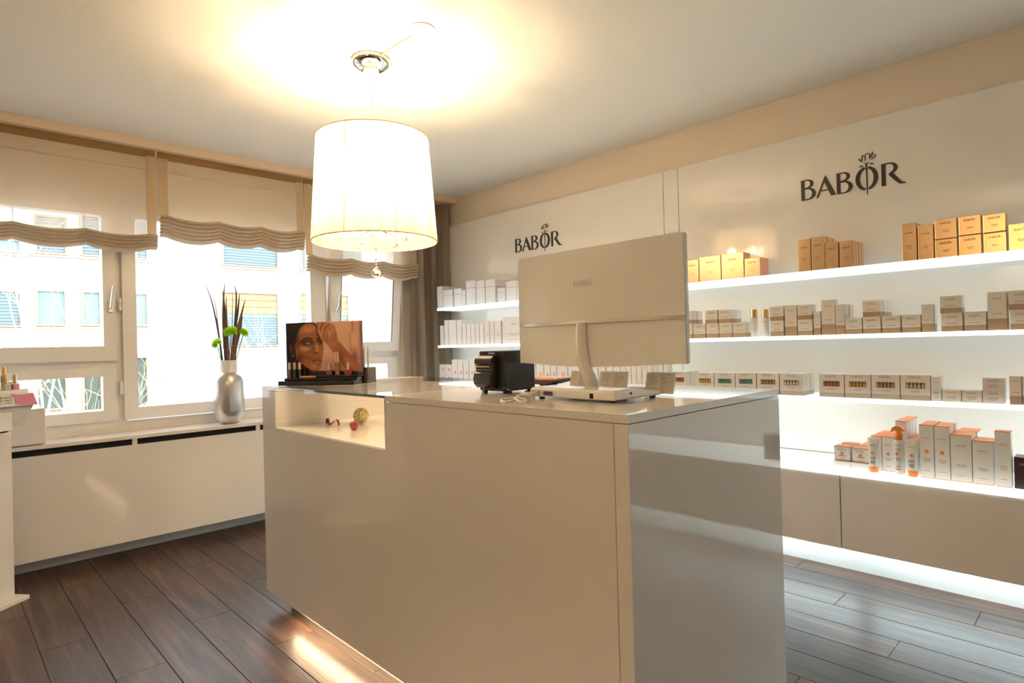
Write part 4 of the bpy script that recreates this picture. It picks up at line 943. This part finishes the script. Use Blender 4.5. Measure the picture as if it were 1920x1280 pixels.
# ------------------------------------------------------------------ pendant lamp
LX, LY = 1.487, 2.43
lp = empty('pendant_lamp', (LX, LY, 1.69)); tag(lp, 'lit pendant lamp with a pleated cream drum shade and crystal drops', 'lamp')
SHADE = sheer('shade_threads', (.52, .44, .28), .05, .5); RIM = mat('shade_rim', (.55, .47, .36), .5)
zt = .475; rb_, rt_ = .284, .252
def sh(i, j):
    a = 2*PI*i; r = rb_+(rt_-rb_)*j+.0022*math.sin(a*110); return (r*math.cos(a), r*math.sin(a), zt*j)
mb = MB(); mb.grid(sh, 660, 6); mb.build('shade', SHADE, lp, smooth=True)
for z, r in ((0, rb_), (zt, rt_)):
    mb = MB(); mb.tube([(r*math.cos(2*PI*k/64), r*math.sin(2*PI*k/64), z) for k in range(65)], .0028, 6); mb.build('rim_ring', RIM, lp, smooth=True)
for k in range(8):
    a = 2*PI*k/8+.55; mb = MB(); mb.tube([((rb_-.004)*math.cos(a), (rb_-.004)*math.sin(a), 0), ((rt_-.004)*math.cos(a), (rt_-.004)*math.sin(a), zt)], .0022, 6); mb.build('shade_rib', RIM, lp)
mb = MB()
for k in range(3): a = 2*PI*k/3+.4; mb.tube([(0, 0, zt-.03), (rt_*math.cos(a), rt_*math.sin(a), zt-.002)], .0025, 6)
mb.build('spider', CHROME, lp)
zc = ZC-1.69
mb = MB(); mb.lathe([(.088, zc), (.088, zc-.018), (.080, zc-.030), (.055, zc-.045), (.038, zc-.050), (.0, zc-.050)], 40); mb.build('ceiling_canopy', CHROME, lp, smooth=True)
mb = MB()
for r_ in range(3):
    for k in range(60):
        a = 2*PI*(k+.5*(r_ % 2))/60; mb.lathe([(.0001, -.0032), (.0030, 0), (.0001, .0032)], 5, (.0895*math.cos(a), .0895*math.sin(a), zc-.004-.0055*r_), cap=False)
mb.build('crystal_band', mat('champagne_crystal', (.85, .62, .48), .1, metal=.4), lp)
mb = MB(); mb.lathe([(.0, zc-.074), (.020, zc-.070), (.036, zc-.058), (.036, zc-.050)], 24); mb.build('canopy_boss', mat('cream_boss', (.90, .80, .62), .3), lp, smooth=True)
WIRE = mat('clear_wire', (.55, .42, .28), .4)
mb = MB(); mb.tube([(-.008, 0, zc-.07), (-.003, 0, zc-.14), (0, 0, zc-.2), (0, 0, zt-.03)], .0014, 6); mb.tube([(.016, 0, zc-.06), (.006, 0, zc-.13), (.0015, 0, zc-.2), (.0015, 0, zt-.03)], .0014, 6); mb.build('suspension_wire', WIRE, lp)
dj = Vector((1.505-LX, 2.056-LY, 0))
mb = MB(); mb.tube([(dj.x*.22, dj.y*.22, zc-.004), (dj.x*.84, dj.y*.84, zc-.004)], .0035, 6); mb.build('supply_cord', mat('cord_beige', (.72, .50, .32), .5), lp)
o = MB().lathe([(.058, 0), (.058, -.006), (.052, -.008), (0.0, -.008)], 40).build('ceiling_box_cover', CEIL, None, (1.505, 2.056, ZC), smooth=True); tag(o, 'flat white round cover plate on the ceiling beside the pendant canopy', 'cover plate')
mb = MB(); mb.lathe([(.012, .10), (.02, .12), (.02, .16), (.008, .18), (.008, zt-.03)], 16); mb.build('chandelier_stem', CHROME, lp, smooth=True)
BULBM = mat('bulb_glow', (1, .85, .6), .4, emit=(1.0, .79, .52), es=BULB)
CRY = pane('crystal', (.95, .94, .92)); 
def crystal(x_, y_, zt_, beads, drop, r):
    mb = MB(); z = zt_
    for k in range(beads): mb.lathe([(.0001, z), (.0045, z-.006), (.0001, z-.012)], 6, (x_, y_, 0), cap=False); z -= .013
    mb.lathe([(.0001, z), (r*.45, z-drop*.35), (r, z-drop*.7), (r*.6, z-drop*.93), (.0001, z-drop)], 8, (x_, y_, 0), cap=False)
    mb.build('crystal_drop', CRYS, lp)
CRYS = mat('cut_crystal', (1, .97, .9), .02, spec=.8, trans=1.0)
for k in range(5):
    a = 2*PI*k/5+.3; c, s_ = math.cos(a), math.sin(a); R0 = .145
    mb = MB(); mb.tube([(0, 0, .13), (R0*.4*c, R0*.4*s_, .06), (R0*.8*c, R0*.8*s_, .055), (R0*c, R0*s_, .10), (R0*c, R0*s_, .24)], .0045, 8); mb.lathe([(.02, .13), (.022, .135), (.010, .14)], 14, (R0*c, R0*s_, 0)); mb.build('arm', CHROME, lp, smooth=True)
    mb = MB(); mb.lathe([(.008, .24), (.016, .265), (.0185, .285), (.014, .31), (.004, .33), (.0001, .333)], 14, (R0*c, R0*s_, 0)); mb.build('bulb', BULBM, lp, smooth=True)
    crystal(R0*c*1.05, R0*s_*1.05, .125, 7, .055, .011)
    a += .63; crystal(.09*math.cos(a), .09*math.sin(a), .07, 5, .045, .009)
crystal(0, 0, .06, 5, .05, .012)
mb = MB(); mb.tube([(0, 0, -.06), (0, 0, -.105)], .0012, 5); mb.lathe([(.0001, -.075), (.007, -.085), (.0001, -.097)], 8, cap=False)
mb.lathe([(.0001, -.105), (.008, -.118), (.020, -.135), (.021, -.148), (.012, -.162), (.0001, -.167)], 10, cap=False); mb.build('crystal_ball', CRYS, lp)

def copy_tree(o, parent=None):
    c = o.copy(); COL.objects.link(c); c.parent = parent
    for ch in [x_ for x_ in bpy.data.objects if x_.parent == o]: copy_tree(ch, c)
    return c
fill_pendant = copy_tree(lp); fill_pendant.location = (-.80, .62, 1.69); fill_pendant['label'] = 'unseen copy of the drum pendant lamp added as fill light for the counter front'  # added copy out of view, fills light onto the camera-facing sides
# ------------------------------------------------------------------ outside
YF = 24.0
FAC = mat('facade_render', (.82, .80, .77), .8); GLZ = mat('far_glass', (.26, .40, .42), .5, spec=.2); FRM = mat('far_frame', (.40, .30, .24), .7, spec=.2); SLAT = mat('far_slat', (.26, .29, .32), .6, spec=.2); PANB = mat('far_beige_panel', (.40, .30, .17), .8, spec=.2)
DGL = mat('far_dark_glass', (.10, .13, .11), .4, spec=.3)
gr = struct(B('ground', -30, 60, YW+.4, 60, -3.7, -3.6, mat('street_asphalt', (.35, .35, .34), .9)))
bd = empty('apartment_building', (5, YF, -3.6)); tag(bd, 'pale rendered apartment building across the street seen through the windows', 'building')
bo = Vector((5, YF, -3.6))
def FP(px, py): q = P(px, py, 'Y', YF); return q-bo
B('wall', -22, 30, .12, 6, 0, 16, FAC, bd)
def fwin(px0, py0, px1, py1, kind):
    a = FP(px0, py0); b = FP(px1, py1); x0, x1, z1_, z0_ = a.x, b.x, a.z, FP(px0, py1).z
    x0, x1 = min(x0, x1), max(x0, x1); z0_, z1_ = min(z0_, z1_), max(z0_, z1_)
    mb = MB(); rect_frame(mb, x0, x1, z0_, z1_, x0+.07, x1-.07, z0_+.07, z1_-.07, .0, .16); wn = mb.build('window', FRM, bd)
    B('window_ledge', x0-.12, x1+.12, -.06, .12, z0_-.10, z0_-.02, FRM, bd)
    if kind == 'dark': B('pane', x0+.07, x1-.07, .09, .11, z0_+.07, z1_-.07, DGL, wn)
    elif kind == 'panel':
        zm = z0_+(z1_-z0_)*.60
        for k in range(3): B('panel', x0+.07, x1-.07, .05, .11, zm+(z1_-.07-zm)*k/3+.01, zm+(z1_-.07-zm)*(k+1)/3-.01, PANB, wn)
        z1_ = zm
        B('pane', x0+.07, x1-.07, .09, .11, z0_+.07, z1_, GLZ, wn)
    else: B('pane', x0+.07, x1-.07, .09, .11, z0_+.07, z1_-.07, GLZ, wn)
    if kind in ('slat', 'panel'):
        n = max(4, int((z1_-z0_)/.11)); mb = MB()
        for k in range(n): z = z0_+.07+(z1_-z0_-.14)*(k+.5)/n; mb.box(x0+.08, x1-.08, .03, .07, z-.028, z+.012)
        mb.build('venetian_blind', SLAT, wn)
for a in [(-60, 440, 41, 468, 'glass'), (63, 400, 127, 474, 'slat'), (149, 400, 191, 479, 'slat'), (252, 405, 279, 486, 'slat'), (414, 395, 523, 497, 'slat'), (562, 400, 680, 507, 'slat'),
          (-60, 540, 43, 613, 'slat'), (66, 541, 127, 611, 'glass'), (151, 544, 192, 611, 'glass'), (236, 547, 280, 612, 'glass'), (416, 545, 525, 651, 'panel'), (562, 548, 657, 655, 'panel'), (760, 552, 850, 655, 'panel'),
          (66, 678, 129, 772, 'dark'), (153, 680, 195, 773, 'dark'), (236, 668, 281, 765, 'dark'), (-50, 690, 10, 775, 'dark')]: fwin(*a)
# low brick building / ledge in front
a = FP(385, 668); b = FP(760, 800)
B('brick_annex', a.x, b.x+6, -1.0, .1, 0, a.z, mat('annex_pale', (.74, .70, .66), .8), bd)
B('annex_ledge', a.x-.15, b.x+6.2, -1.15, .1, a.z, a.z+.28, mat('ledge_green', (.40, .52, .50), .6), bd)
# bare trees
BARK = mat('pale_bark', (.44, .40, .35), .9); BARKY = mat('lichen_bark', (.50, .50, .20), .9)
def tree(x_, y_, h, seed, m, label, spread=.5):
    rr = random.Random(seed); e = empty('bare_tree', (x_, y_, -3.6)); tag(e, label, 'tree'); tk = MB(); br = MB()
    def grow(mb, p, d, L_, r, lev):
        pts = [p]; rs = [r]; n = 5
        for k in range(n):
            d = (d+Vector((rr.uniform(-1, 1), rr.uniform(-1, 1), rr.uniform(-.2, .6)))*.16).normalized(); pts.append(pts[-1]+d*L_/n); rs.append(r*(1-.65*(k+1)/n))
        mb.tube(pts, rs, 5)
        if lev < 3:
            for k in range(4 if lev else 7):
                i = rr.randint(2 if lev else 2, n); a = rr.uniform(0, 2*PI)
                nd = (d*.8+Vector((math.cos(a), math.sin(a), .25))*spread*1.2).normalized(); grow(br, pts[i], nd, L_*rr.uniform(.45, .7), max(rs[i]*.6, .006), lev+1)
    grow(tk, Vector((0, 0, 0)), Vector((0, 0, 1)), h*.6, .09, 0)
    tk.build('trunk', m, e); br.build('branches', m, e)
tree(1.9, 12.5, 7.5, 3, BARK, 'pale bare tree with fine upright twigs outside the window with the casement')
tree(.9, 10.5, 5.2, 8, BARKY, 'low yellowish lichen covered bare tree close outside the lower casement', .8)
tree(4.6, 12, 5.6, 21, BARK, 'slender bare tree outside the vase window', .8)
